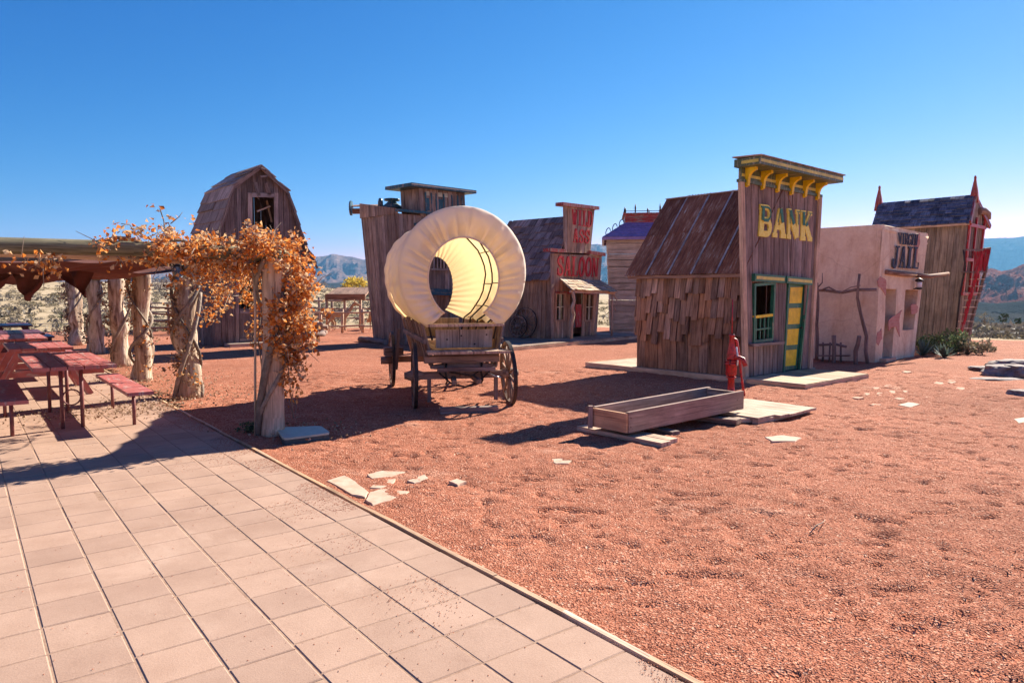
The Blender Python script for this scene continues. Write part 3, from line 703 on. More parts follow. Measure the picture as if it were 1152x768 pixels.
# ---- bank
bo = G(838, 424, .1); bf = Fr((bo.x, bo.y), (.76, .65)); BU, BN = bf.u, bf.n; BV = -BN      # BV runs to the back
bank = thing('bank_building', 'narrow weathered bank building with yellow and green door, rusty tin roof and tall false front', 'building', (bo.x, bo.y, 0))
DK = .1
fl, fr_, tr, tl = bf.at(838, 424), bf.at(910, 413), bf.at(921, 222), bf.at(833, 205)
fl.z = DK; fr_.z = DK
FC = [fl, fr_, tr, tl]
door_px = [(887, 317), (909, 317), (899, 416), (881, 418)]; win_px = [(847, 319), (871, 317), (868, 383), (846, 386)]
hw = hole(FC, [bf.at(*p) for p in win_px]); hd = hole(FC, [bf.at(*p) for p in door_px]); hd = (hd[0], hd[1], -.01, hd[3])
mb = MB(); planks(mb, FC, 19, BN, .03, [hw, hd], jz=.018, gap=.12); mb.obj('front_wall', 'bank wood', bank)
for a, b2 in ((fl-BU*.01, tl-BU*.01), (fr_, tr)):
    mb = MB(); mb.beam(a+BN*.02, b2+BN*.02, .11, .06, BN); mb.obj('corner_board', 'tan wood', bank)
depth = 2.46; wid = 2.4
sfl = fl-BU*.0; sbl = fl+BV*depth
def shell(parent, b4, z0, h, mat, n=10, th=.03, sides=(0, 1, 2, 3), names=None):
    "b4 corners counter-clockwise from front-left: FL FR BR BL (ground), h = 4 heights"
    for k in sides:
        a, b2 = b4[k], b4[(k+1) % 4]; nr = (b2-a).cross(UP).normalized(); ha, hb = h[k], h[(k+1) % 4]
        c = [Vector((a.x, a.y, z0)), Vector((b2.x, b2.y, z0)), Vector((b2.x, b2.y, hb)), Vector((a.x, a.y, ha))]
        mb = MB(); planks(mb, c, n, nr, th); mb.obj((names or {}).get(k, 'side_wall'), mat, parent)
FRp = fl+BU*wid
b4 = [fl, FRp, FRp+BV*depth, sbl]
ez = 2.0; rz_ = 3.57
# left side wall : wide boards below, ragged shakes above
sc = [sbl+BU*0, fl+BU*0, Vector((fl.x, fl.y, ez)), Vector((sbl.x, sbl.y, ez))]; sn = -BU
mb = MB(); planks(mb, sc, 10, sn, .03, jz=.02, gap=.06); mb.obj('side_wall', 'brown wood', bank)
mb = MB()
for r, (t0, n) in enumerate([(.40, 17), (.60, 18), (.80, 18)]):
    for k in range(-1, n):
        a, b2 = (k+random.uniform(.0, .1))/n, (k+1-random.uniform(.0, .06))/n; a = max(a, 0); b2 = min(max(b2, a+.01), 1)
        t = t0-random.uniform(0, .11)-(.04 if math.sin(k*.8+r*2) > .3 else 0); t1 = min(t0+.23, 1)
        o0 = sn*(.075+random.uniform(0, .05)); o1 = sn*(.012+r*.004)
        mb.slab(bil(sc, a, t)+o0, bil(sc, b2, t)+o0, bil(sc, b2, t1)+o1, bil(sc, a, t1)+o1, -sn*.03)
mb.obj('shake_siding', 'shake wood', bank)
mb = MB(); planks(mb, [b4[1], b4[2], Vector((b4[2].x, b4[2].y, ez)), Vector((b4[1].x, b4[1].y, ez))], 10, BU, .03); mb.obj('side_wall', 'brown wood', bank)
bk = [b4[2], b4[3], b4[3]+UP*(rz_-DK), b4[2]+UP*(rz_-DK)]
mb = MB(); planks(mb, bk, 10, BV, .03, top=lambda s: (ez-DK+(rz_-ez)*(1-abs(2*s-1)))/(rz_-DK)); mb.obj('back_wall', 'brown wood', bank)
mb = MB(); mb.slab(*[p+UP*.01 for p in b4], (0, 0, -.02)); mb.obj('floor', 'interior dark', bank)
ro = [(-.16, 1.92), (wid/2, rz_)]
def roofpt(u, z, v): return fl*1+BU*u+BV*v+UP*(z-DK)
mb = MB()
for k in range(5):
    v0, v1 = k*(depth+.2)/5-.02, (k+1)*(depth+.2)/5+.02
    for j in range(2):                                 # two overlapping corrugated lengths
        ta, tb = (0, .56) if j == 0 else (.5, 1); nc, nr = 40, 6; base = len(mb.v); ru = random.random()*30; tilt = random.uniform(-.004, .004)
        for r_ in range(nr+1):
            t = lp(ta, tb, r_/nr); u_, z_ = lp(ro[0][0], ro[1][0], t), lp(ro[0][1], ro[1][1], t)
            for c_ in range(nc+1):
                h = .011*math.sin(c_/nc*2*math.pi*8)+.010*j+.012*(k % 2)+tilt*c_/nc*3+(.006*noise.noise(Vector((c_*.2, r_*.8, k*5+j))))
                mb.v.append(tuple(roofpt(u_, z_, lp(v0, v1, c_/nc)-(.02*random.random() if r_ == 0 and False else 0))+UP*h+UP*.012))
        for r_ in range(nr):
            for c_ in range(nc):
                a = base+r_*(nc+1)+c_; mb.f.append((a, a+1, a+nc+2, a+nc+1)); mb.sm.append(True); W_ = (v1-v0)/nc; H_ = 2.0*(tb-ta)/nr
                mb.uv += [(ru+c_*W_, ru+r_*H_), (ru+c_*W_+W_, ru+r_*H_), (ru+c_*W_+W_, ru+r_*H_+H_), (ru+c_*W_, ru+r_*H_+H_)]
mb.obj('roof', 'rusty tin', bank)
mb = MB(); mb.slab(roofpt(wid/2, rz_, 0), roofpt(wid/2, rz_, depth+.2), roofpt(wid+.16, 1.92, depth+.2), roofpt(wid+.16, 1.92, 0), (0, 0, -.02)); mb.obj('roof', 'rusty tin', bank)
mb = MB()
for k in range(1, 5):
    v = k*(depth+.2)/5; mb.beam(roofpt(-.17, 1.92, v)+UP*.028, roofpt(wid/2, rz_, v)+UP*.04, .035, .014, UP)
mb.beam(roofpt(wid/2, rz_+.02, 0), roofpt(wid/2, rz_+.02, depth+.22), .1, .02); mb.obj('roof_seam', 'seam tin', bank)
mb = MB(); mb.beam(roofpt(-.1, 1.9, 0)-BU*.02, roofpt(-.1, 1.9, depth+.15)-BU*.02, .03, .06); mb.obj('eave_board', 'brown wood', bank)
# cornice
ctl, ctr = bf.px(833, 190), bf.px(921, 210)
du = tr-tl; L = du.length
cu = du.normalized()
mb = MB(); mb.slab(tl+BN*.05-cu*.06, tr+BN*.05+cu*.06, tr+BN*.05+cu*.06+UP*.05, tl+BN*.05-cu*.06+UP*.05, -BN*.09); 
mb.slab(tl+BN*.02+UP*.05, tr+BN*.02+UP*.05, tr+BN*.02+UP*.27, tl+BN*.02+UP*.27, -BN*.06); mb.obj('frieze', 'dull green paint', bank)
mb = MB(); mb.slab(tl+BN*.026+UP*.1, tr+BN*.026+UP*.1, tr+BN*.026+UP*.15, tl+BN*.026+UP*.15, -BN*.004); mb.obj('frieze_stripe', 'pale yellow paint', bank)
c0, c1 = tl-cu*.08+UP*.25, tr+cu*.12+UP*.25
mb = MB(); mb.slab(c0+BN*.42, c1+BN*.42, c1+BN*.42+UP*.13, c0+BN*.42+UP*.13, -BN*.5); mb.obj('cornice', 'dull green paint', bank)
mb = MB(); mb.slab(c0+BN*.423+UP*.04, c1+BN*.423+UP*.04, c1+BN*.423+UP*.09, c0+BN*.423+UP*.09, -BN*.004)
mb.slab(c0+BN*.06-cu*.003+UP*.04, c0+BN*.38-cu*.003+UP*.04, c0+BN*.38-cu*.003+UP*.09, c0+BN*.06-cu*.003+UP*.09, cu*.002); mb.obj('cornice_stripe', 'pale yellow paint', bank)
mb = MB(); mb.slab(c0+BN*.45+UP*.132-cu*.03, c1+BN*.45+UP*.132+cu*.03, c1-BN*.1+UP*.16+cu*.03, c0-BN*.1+UP*.16-cu*.03, UP*.02); mb.obj('cornice_cap', 'grey wood', bank)
for k in range(6):
    p = lp(tl, tr, .05+.9*k/5)+UP*.25+BN*.022
    prof = [(0, 0), (.20, 0), (.20, -.05)]+[(.06+.14*(1-math.sin(R(a))), -.05-.15*(1-math.cos(R(a)))) for a in (15, 30, 45, 60, 75, 90)]+[(.05, -.30), (0, -.32)]
    mb = MB(); mb.extr([p+BN*x+UP*z-cu*.035 for x, z in prof], None, cu*.07); mb.obj('bracket', 'yellow paint', bank)
# bank window
def rect_frame(mb, q, w, nrm, off, th, inner=False):
    "q TL TR BR BL ; frame of width w outside the rectangle"
    q = [Vector(p) for p in q]; ux = (q[1]-q[0]).normalized(); s = -1 if inner else 1
    for a, b2, o in ((0, 1, UP), (3, 2, -UP)):
        mb.beam(q[a]-ux*w*s*.0+o*w/2*s+nrm*off, q[b2]+o*w/2*s+nrm*off, w, th, nrm)
    for a, b2, o in ((0, 3, -ux), (1, 2, ux)):
        mb.beam(q[a]+o*w/2*s+UP*w*s+nrm*(off+.003), q[b2]+o*w/2*s-UP*w*s+nrm*(off+.003), w, th, nrm)
wq = [bf.at(*p) for p in win_px]
mb = MB(); rect_frame(mb, wq, .05, BN, .0, .07, True); wf = mb.obj('window', 'green paint', bank)
mb = MB(); ma, mb_ = lp(wq[0], wq[3], .56), lp(wq[1], wq[2], .56); mb.beam(ma+BN*.01, mb_+BN*.01, .05, .05, BN); mb.obj('rail', 'yellow paint', wf)
mb = MB(); a2, b3 = lp(ma, wq[3], .5), lp(mb_, wq[2], .5); mb.beam(a2, b3, .03, .03, BN)
for k in range(1, 5): mb.beam(lp(ma, mb_, k/5)-BN*.01, lp(wq[3], wq[2], k/5)-BN*.01, .028, .028, BN)
mb.obj('baluster_grille', 'green paint', wf)
mb = MB(); mb.beam(bf.at(841, 388)+BN*.06, bf.at(876, 385)+BN*.06, .05, .12, BN); mb.obj('window_sill', 'bank wood', bank)
for a, b2 in (((845, 312), (879, 314.5)), ((881, 314.5), (910, 317))):
    p, q = bf.at(*a), bf.at(*b2)
    mb = MB(); mb.beam(p+BN*.04, q+BN*.04, .13, .08, BN); l = mb.obj('lintel', 'green paint', bank)
    mb = MB(); mb.beam(lp(p, q, .04)+BN*.083, lp(p, q, .96)+BN*.083, .055, .008, BN); mb.obj('stripe', 'pale yellow paint', l)
dq = [bf.at(*p) for p in door_px]
mb = MB(); mb.slab(dq[3]-BN*.04, dq[2]-BN*.04, dq[1]-BN*.04, dq[0]-BN*.04, -BN*.04); dr = mb.obj('door', 'green paint', bank)
for k in range(4):
    t0, t1 = .06+k*.235, .06+k*.235+.18
    q = [lp(lp(dq[0], dq[3], t), lp(dq[1], dq[2], t), s_) for t, s_ in ((t1, .2), (t1, .84), (t0, .84), (t0, .2))]
    mb = MB(); mb.slab(*[p-BN*.032 for p in q], -BN*.006); mb.obj('door_panel', 'yellow paint', dr)
mb = MB(); mb.tube([lp(lp(dq[0], dq[3], .52), lp(dq[1], dq[2], .52), .88)+BN*x for x in (-.04, .0, .02)], [.008, .012, .02], 8); mb.obj('door_knob', 'iron', dr)
mb = MB()
for a, b2 in ((0, 3), (1, 2)): mb.beam(dq[a]-BN*.0, dq[b2]-BN*.0, .05, .05, BN)
mb.obj('door_frame', 'green paint', bank)
word('BANK', [bf.at(851, 264), bf.at(912, 271), bf.at(912, 239), bf.at(853, 231)], BN, 'letter yellow', bank, .03, .1, 'letter green')
# boardwalk round the bank
bw = thing('boardwalk', 'low timber boardwalk under and in front of the bank', 'boardwalk', (bo.x, bo.y, 0))
def uv_of(p): q = p-fl; return q.dot(BU), q.dot(BV)
n1 = G(905, 432, .1); n2 = G(965, 420, .1); n3 = G(672, 406, .1)
u1, v1 = uv_of(n1); u2, v2 = uv_of(n2); u3, v3 = uv_of(n3)
def DP(u, v, z): return Vector((fl.x, fl.y, 0))+BU*u+BV*v+UP*z
fy = v1
mb = MB(); x = -.12; 
while x < u2+.05:
    w = random.uniform(.13, .17); mb.slab(DP(x+.004, fy, .095), DP(x+w-.004, fy, .095), DP(x+w-.004, -.02, .095), DP(x+.004, -.02, .095), (0, 0, -.035)); x += w
mb.obj('deck', 'pale wood', bw)
mb = MB(); mb.beam(DP(-.12, fy+.02, .035), DP(x, fy+.02, .035), .06, .09); mb.beam(DP(x-.03, fy, .035), DP(x-.03, 0, .035), .06, .09); mb.beam(DP(-.1, fy, .035), DP(-.1, 0, .035), .06, .09); mb.obj('joist', 'tan wood', bw)
mb = MB(); mb.slab(DP(-.14, 0, .094), DP(wid+.2, 0, .094), DP(wid+.2, v3, .094), DP(-.14, v3, .094), (0, 0, -.03)); mb.obj('deck', 'pale wood', bw)
mb = MB(); mb.beam(DP(-.15, -.1, .05), DP(-.15, v3, .05), .06, .1); mb.beam(DP(-.15, v3-.03, .05), DP(wid, v3-.03, .05), .06, .1); mb.obj('joist', 'tan wood', bw)

# ---- jail
jo = G(984, 408); jf = Fr((jo.x, jo.y), (.74, .67)); JU, JN = jf.u, jf.n; JV = -JN
jail = thing('jail_building', 'pinkish stucco jail with flat roof, sloping front wall and blue lettering', 'building', (jo.x, jo.y, 0))
jb0, jb1, jt1, jt0 = jf.at(984, 409), jf.at(1028, 401), jf.at(1044, 263), jf.at(992, 253)
jb0.z = jb1.z = -.02
JC = [jb0, jb1, jt1, jt0]
jd_px = [(996, 325), (1010, 325), (1002, 403), (993, 404)]; jw_px = [(1019, 326), (1034, 326), (1027, 371), (1016, 371)]
jd = hole(JC, [jf.at(*p) for p in jd_px]); jw = hole(JC, [jf.at(*p) for p in jw_px])
def stucco_wall(mb, c, nrm, th, holes, ns=28, nt_=36):
    ss = sorted(set([i/ns for i in range(ns+1)]+[h[k] for h in holes for k in (0, 1)])); tt = sorted(set([i/nt_ for i in range(nt_+1)]+[h[k] for h in holes for k in (2, 3)]))
    def inh(s_, t): return any(h[0] < s_ < h[1] and h[2] < t < h[3] for h in holes)
    def P3(s_, t, d=0):
        p = bil(c, s_, t); return p+nrm*(noise.noise(p*1.3)*.02+noise.noise(p*5)*.006)*(1 if not d else 0)-nrm*d
    for i in range(len(ss)-1):
        for j in range(len(tt)-1):
            s0, s1, t0, t1 = ss[i], ss[i+1], tt[j], tt[j+1]; sm, tm = (s0+s1)/2, (t0+t1)/2
            if inh(sm, tm): continue
            mb.quad([P3(s0, t0), P3(s1, t0), P3(s1, t1), P3(s0, t1)])
            ds, dt = (s1-s0), (t1-t0)
            if inh(s1+1e-4, tm): mb.quad([P3(s1, t0), P3(s1, t0, th), P3(s1, t1, th), P3(s1, t1)])
            if inh(s0-1e-4, tm): mb.quad([P3(s0, t0, th), P3(s0, t0), P3(s0, t1), P3(s0, t1, th)])
            if inh(sm, t1+1e-4): mb.quad([P3(s0, t1), P3(s1, t1), P3(s1, t1, th), P3(s0, t1, th)])
            if inh(sm, t0-1e-4): mb.quad([P3(s0, t0, th), P3(s1, t0, th), P3(s1, t0), P3(s0, t0)])
mb = MB(); stucco_wall(mb, JC, JN, .3, [(jd[0], jd[1], -.01, jd[3]), jw]); mb.obj('front_wall', 'stucco', jail)
jd_ = 3.6
jb3, jt3 = jb0+JV*jd_, jt0+JV*jd_+UP*.05
mb = MB(); stucco_wall(mb, [jb3, jb0, jt0, jt3], -JU, .3, []); mb.obj('side_wall', 'stucco', jail)
jb2, jt2 = jb1+JV*jd_, jt1+JV*jd_
mb = MB(); stucco_wall(mb, [jb1, jb2, jt2, jt1], JU, .3, []); stucco_wall(mb, [jb2, jb3, jt3, jt2], JV, .3, []); mb.obj('side_wall', 'stucco', jail)
mb = MB()
q = [jt0, jt1, jt2, jt3]; q = [p-UP*.22 for p in q]; mb.slab(*q, (0, 0, -.05)); mb.obj('roof', 'stucco', jail)
mb = MB()
for a, b2 in ((jt0, jt1), (jt1, jt2), (jt2, jt3), (jt3, jt0)):
    d = (b2-a).normalized(); nn = d.cross(UP).normalized()
    pts = [lp(a, b2, i/12)-nn*.1-UP*.09+UP*noise.noise(lp(a, b2, i/12)*1.5)*.02 for i in range(13)]; mb.tube(pts, .112, 10, bumpy=.1)
mb.obj('parapet', 'stucco', jail)
# hump of parapet seen past the bank
p = jt3+JU*.1
mb = MB(); mb.extr([jt3+JV*(-.9+.0)+JU*0+Vector((0, 0, 0)) + (-JV)*x*0 + JV*(x)+UP*z for x, z in [(0, -.15), (0, 0), (.1, .17), (.3, .27), (.5, .27), (.7, .17), (.8, 0), (.8, -.15)]], None, JU*.25); mb.obj('parapet_hump', 'stucco', jail)
mb = MB(); mb.slab(jb0+JN*-.9+JU*.3+UP*.02, jb1-JN*.9-JU*.3+UP*.02, jb1-JN*.9-JU*.3+UP*2.8, jb0-JN*.9+JU*.3+UP*2.8, -JN*.02); mb.obj('dark_backing', 'interior dark', jail)  # near-black sheet paints the shade behind the door and window
mb = MB(); a, b2 = jf.at(992, 404, .05), jf.at(1003, 403, .05); a.z = b2.z = .03; mb.beam(a-JN*.05, b2-JN*.05, .3, .1); mb.obj('doorstep', 'flagstone', jail)
word('VIRGIN', [p+JN*.03 for p in (jf.at(1009, 275), jf.at(1029.5, 276.5), jf.at(1031, 263.5), jf.at(1008.5, 261.5))], JN, 'letter blue', jail, .02, .02)
word('JAIL', [p+JN*.03 for p in (jf.at(1001, 301), jf.at(1031, 303), jf.at(1033, 278), jf.at(1003.5, 276))], JN, 'letter blue', jail, .02, .08)
mb = MB(); pts = [jf.at(997, 306, .03), jf.at(1015, 308, .04), jf.at(1030, 309, .03)]; mb.tube(pts, [.055, .06, .05], 8, bumpy=.2); mb.obj('sign_beam', 'brown wood', jail)
mb = MB(); pts = [jf.at(1031, 309.5, .03), jf.at(1045, 311, .1), jf.at(1067, 308, .3)]; mb.tube(pts, [.055, .05, .045], 8, bumpy=.25); mb.obj('sign_beam', 'brown wood', jail)
def splotch(fr, px, parent, off=.045, mat='exposed brick'):
    pts = []
    n = len(px)
    for i, p in enumerate(px):
        q = px[(i+1) % n]
        for t in (0, .33, .66): pts.append((p[0]+(q[0]-p[0])*t+random.uniform(-.5, .5), p[1]+(q[1]-p[1])*t+random.uniform(-.9, .9)))
    P3 = []
    for x, y in pts:
        w = fr.at(x, y); P3.append(w+fr.n*(noise.noise(w*1.3)*.02+.012))
    mb = MB(); k = len(mb.v); mb.v += [tuple(p) for p in P3]+[tuple(p-fr.n*.02) for p in P3]; m_ = len(P3)
    uv = [((p-P3[0]).dot(fr.u), p.z) for p in P3]
    mb.f.append(tuple(range(m_))); mb.uv += uv; mb.sm.append(False)
    for i in range(m_): j = (i+1) % m_; mb.f.append((i, i+m_, j+m_, j)); mb.uv += [uv[i], uv[i], uv[j], uv[j]]; mb.sm.append(False)
    mb.obj('exposed_brick', mat, parent)
splotch(jf, [(987, 315), (991, 311), (997, 315), (997, 320), (996, 332), (992, 325), (988, 322)], jail)
splotch(jf, [(1001, 357), (1008, 354), (1014, 348), (1011, 358), (1012, 365), (1012, 378), (1007, 368), (1002, 368), (999, 373), (998.5, 362)], jail)
splotch(jf, [(1024, 343), (1030, 341), (1032, 346), (1031, 352), (1025, 353)], jail)
splotch(jf, [(986, 376), (991, 370), (992, 380), (988, 388), (986, 385)], jail)
splotch(jf, [(1030, 264), (1035, 263), (1034, 272), (1031, 284), (1031, 296), (1027, 285)], jail)
# lantern
lt = thing('wall_lantern', 'small dark and white wall lantern on the corner of the jail', 'lantern', tuple(jf.at(1034, 318, .12)))
c = jf.at(1034, 318, .12)
mb = MB(); mb.lathe(c+UP*.02, [(.02, .1), (.09, .05), (.1, .03), (.07, 0)], 10); mb.obj('lamp_cap', 'iron', lt)
mb = MB(); mb.lathe(c-UP*.12, [(.05, 0), (.06, .03), (.06, .13), (.05, .14)], 10); mb.obj('lamp_glass', 'white enamel', lt)
mb = MB(); mb.lathe(c-UP*.17, [(.03, 0), (.08, .02), (.08, .05)], 10); mb.tube([c-UP*.15, c-JN*.12-UP*.15], .015, 6); mb.obj('lamp_base', 'iron', lt)
# branch rack on the jail's left wall
js = Fr((jo.x, jo.y), (JN.x, JN.y))            # plane of the side wall, u runs back to front
rk = thing('branch_rack', 'hitching rack of crooked branches against the left wall of the jail', 'rack', tuple(js.at(945, 405, .4)))
def crook(px, fr, d, r0, r1, n=8):
    pts = [fr.at(x, y, d+random.uniform(-.03, .03)) for x, y in px]; out = []
    for i in range(len(pts)-1):
        for t in (0, .5): out.append(lp(pts[i], pts[i+1], t)+Vector((random.gauss(0, .008), random.gauss(0, .008), 0)))
    out.append(pts[-1]); m_ = len(out); mb = MB(); mb.tube(out, [r0+(r1-r0)*i/(m_-1) for i in range(m_)], n, bumpy=.3); return mb
crook([(918, 413), (919, 380), (920, 350), (919, 318)], js, .35, .045, .03).obj('post', 'barn wood', rk)
crook([(976, 411), (974, 378), (968, 352), (965, 335), (967, 308)], js, .35, .045, .028).obj('post', 'barn wood', rk)
crook([(915, 326), (930, 327), (948, 329), (962, 326), (986, 326)], js, .33, .035, .03).obj('rail', 'barn wood', rk)
crook([(924, 326), (932, 323), (944, 330), (958, 323), (968, 321)], js, .39, .02, .01).obj('rail', 'barn wood', rk)
crook([(921, 323), (925, 318), (925, 307)], js, .37, .018, .008).obj('branch', 'barn wood', rk)
st = thing('rustic_bench', 'low rustic bench with forked posts between the bank and the jail', 'bench', tuple(js.at(940, 412, .7)))
crook([(938, 414), (938, 398), (938, 377)], js, .75, .05, .045).obj('post', 'barn wood', st)
crook([(962, 413), (963, 395), (967, 378)], js, .75, .05, .045).obj('post', 'barn wood', st)
crook([(922, 388), (940, 387), (952, 390)], js, .5, .03, .03).obj('rail', 'barn wood', st)
mb = MB()
for k in range(4): mb.beam(js.at(920, 400, .42+k*.1), js.at(956, 400, .42+k*.1), .08, .03)
mb.obj('seat', 'barn wood', st)
for x in (925, 933, 945): crook([(x, 410), (x+1, 385)], js, .48, .025, .02).obj('spindle', 'barn wood', st)

# ---- mill with slate roof and red trim
wo = G(1074, 387); wfm = Fr((wo.x, wo.y), (.74, .67)); WU, WN = wfm.u, wfm.n; WV = -WN
wsd = Fr((wo.x, wo.y), (WN.x, WN.y))
mill = thing('red_trimmed_building', 'tall leaning grey plank building with dark shingle roof and red trimmed front', 'building', (wo.x, wo.y, 0))
wdep = 2.5; wwid = 1.6
a0 = Vector((wo.x, wo.y, -.02)); t0_ = wsd.at(1088, 250); e0 = a0+WU*0
top0 = Vector((t0_.x, t0_.y, t0_.z))
sb = a0+WV*wdep; ct = wsd.at(1012, 256)
sideC = [sb-WU*.0, a0, top0, Vector((top0.x, top0.y, 0))+WV*(wdep+.1)+UP*top0.z]
mb = MB(); planks(mb, sideC, 16, -WU, .03, jz=.01); mb.obj('side_wall', 'mill wood', mill)
rgf = top0+WU*(wwid/2)+UP*(1.0); 
rgf = wfm.pt(0, 0)+ (top0-Vector((wo.x, wo.y, 0))).dot(WN)*WN*0 + WU*(wwid/2+.1)
rz2 = P(1095, 220, rgf.y).z
rgf = Vector((rgf.x, rgf.y, rz2))+WN*.12; rgb = rgf+WV*(wdep+.35)
eL0 = top0-WU*.14-UP*.04+WN*.1; eL1 = eL0+WV*(wdep+.35)
mb = MB(); shingles(mb, eL1, eL0, rgf, rgb, 8, 13, .03, .35, .03); mb.slab(eL1, eL0, rgf, rgb, UP*-.02); mb.obj('roof', 'slate shingle', mill)
eR0 = eL0+WU*(wwid+.45); eR1 = eL1+WU*(wwid+.45)
mb = MB(); mb.slab(eR0, eR1, rgb, rgf, UP*-.03); mb.obj('roof', 'slate shingle', mill)
mb = MB(); mb.beam(eL0-UP*.03, eL1-UP*.03, .05, .06); mb.obj('eave_board', 'tan wood', mill)
b1_ = a0+WU*wwid; tp1 = top0+WU*(wwid+.1)
mb = MB(); fc = [a0, b1_, tp1, top0]; planks(mb, fc, 14, WN, .03); 
gc = [top0, tp1, tp1+UP*(rz2-top0.z), top0+UP*(rz2-top0.z)]; planks(mb, gc, 14, WN, .03, top=lambda s: 1-abs(2*s-1)); mb.obj('front_wall', 'mill wood', mill)
mb = MB(); planks(mb, [b1_, b1_+WV*wdep, tp1+WV*wdep, tp1], 12, WU, .03); mb.obj('side_wall', 'mill wood', mill)
mb = MB(); planks(mb, [b1_+WV*wdep, sb, sideC[3], tp1+WV*wdep], 12, WV, .03); planks(mb, [tp1+WV*wdep, sideC[3], sideC[3]+UP*(rz2-top0.z), tp1+WV*wdep+UP*(rz2-top0.z)], 12, WV, .03, top=lambda s: 1-abs(2*s-1)); mb.obj('back_wall', 'mill wood', mill)
for b_ in (rgf, rgb):
    mb = MB(); mb.tube([b_-UP*.25, b_+UP*.15, b_+UP*.5, b_+UP*.52, b_+UP*.60], [.17, .11, .035, .05, .03], 4); mb.obj('spire', 'faded red paint', mill)
mb = MB(); mb.beam(rgf+WN*.03-UP*.05, eL0+WN*.03, .16, .05, WN); mb.beam(rgf+WN*.03-UP*.05, eR0+WN*.03, .16, .05, WN); mb.obj('bargeboard', 'faded red paint', mill)
mb = MB()
for s_, w in ((.08, .12), (.45, .08), (.93, .10)):
    mb.beam(lp(lp(a0, top0, .42), lp(b1_, tp1, .42), s_)+WN*.05, lp(lp(a0, top0, 1.05), lp(b1_, tp1, 1.05), s_)+WN*.05, w, .05, WN)
for t in (.42, .7, .98): mb.beam(lp(a0, top0, t)+WN*.06, lp(b1_, tp1, t)+WN*.06, .1, .05, WN)
mb.obj('front_trim', 'red paint', mill)
# hood bracket beyond the ridge
mb = MB(); pts = [rgf+WU*.15+WN*.1-UP*.5, rgf+WU*.3+WN*.2-UP*.48, rgf+WU*.42+WN*.3-UP*.58, rgf+WU*.45+WN*.33-UP*.75]; mb.tube(pts, [.13, .11, .08, .03], 6); mb.obj('eave_scroll', 'grey wood', mill)
# balcony and stair in front
bal = thing('red_stair', 'steep red stair and small red balcony on the front of the red trimmed building', 'stair', (wo.x+.4, wo.y-.4, 0))
YB = wo.y-.35
BP = lambda x, y, d=0: P(x, y, YB+d)
mb = MB()
for k in range(4): mb.beam(BP(1083, 306, k*.17), BP(1109, 306, k*.17), .15, .04)
mb.obj('platform', 'barn wood', bal)
mb = MB()
for k in range(4): mb.beam(BP(1096.5+k*2.3, 305), BP(1097+k*2.7, 283), .05, .02, (0, 1, 0))
for k in range(5): mb.beam(BP(1106+k*.7, 305, k*.13), BP(1107+k*1.7, 280, k*.13), .075, .02, (1, 0, 0))
mb.obj('railing', 'red paint', bal)
mb = MB(); mb.beam(BP(1084, 281), BP(1107, 281), .05, .05); mb.beam(BP(1107, 280), BP(1114, 279, .55), .05, .05); mb.obj('handrail', 'barn wood', bal)
mb = MB(); mb.beam(BP(1105, 283, -.15), BP(1079.5, 379, -.15), .12, .05, (1, 0, 0)); mb.obj('stringer', 'red paint', bal)
mb = MB(); mb.beam(BP(1110, 300, .25), BP(1088, 379, .25), .09, .05, (1, 0, 0)); mb.obj('stringer', 'barn wood', bal)
for k in range(8):
    t = (k+1)/9; a, b2 = lp(BP(1080.5, 377, -.12), BP(1100, 306, -.12), t), lp(BP(1089, 377, .25), BP(1108, 306, .25), t); mb = MB(); mb.beam(a-Vector((.12, 0, 0)), b2, .12, .03); mb.obj('tread', 'pale wood', bal)
for x, y in ((1082, 1086),): mb = MB(); mb.tube([BP(1075, 378, .1), BP(1080, 330, .1), BP(1086, 300, .1), BP(1084, 281)], .03, 6); mb.obj('post', 'iron', bal)

# ---- saloon
so = G(620, 381, .12); sf = Fr((so.x, so.y), (.633, .774)); SU, SN = sf.u, sf.n; SV = -SN
sal = thing('saloon_building', 'crooked weathered saloon with stepped false front, red lettering and shingled porch', 'building', (so.x, so.y, 0))
s0, s1 = sf.at(620, 381), sf.at(671, 378); s0.z = s1.z = .12
st0, st1 = sf.at(619, 285), sf.at(677, 288)
SC = [s0, s1, st1, st0]
w1 = hole(SC, [sf.at(*p) for p in [(625, 331), (634, 331), (633, 359), (625, 360)]]); dd = hole(SC, [sf.at(*p) for p in [(641, 330), (655, 330), (655, 378), (641, 380)]])
dd = (dd[0], dd[1], -.01, dd[3]); w2 = hole(SC, [sf.at(*p) for p in [(658.5, 331), (667, 331), (665.5, 359), (658, 360)]])
mb = MB(); planks(mb, SC, 18, SN, .03, [w1, dd, w2]); mb.obj('front_wall', 'saloon wood', sal)
tw = [sf.at(635, 284, .03), sf.at(664, 285, .03), sf.at(669, 235, .03), sf.at(634, 230, .03)]
mb = MB(); planks(mb, tw, 9, SN, .05); mb.obj('false_front', 'saloon wood', sal)
for a, b2 in (((632, 228.5), (673, 233.5)), ((618, 280), (635, 281.5)), ((663, 283), (680, 285.5))):
    p, q = sf.at(a[0], a[1], .1), sf.at(b2[0], b2[1], .1); mb = MB(); mb.slab(p+SN*.05-UP*.08, q+SN*.05-UP*.08, q+SN*.05+UP*.03, p+SN*.05+UP*.03, -SN*.3); mb.obj('cap_board', 'faded red paint', sal)
word('WILD', [sf.at(642, 253.5), sf.at(664.5, 256), sf.at(665.5, 238), sf.at(642, 235)], SN, 'letter red', sal, .07, .05)
word('ASS', [sf.at(643, 273), sf.at(661.5, 274.5), sf.at(662.5, 259), sf.at(643, 256.5)], SN, 'letter red', sal, .07, .06)
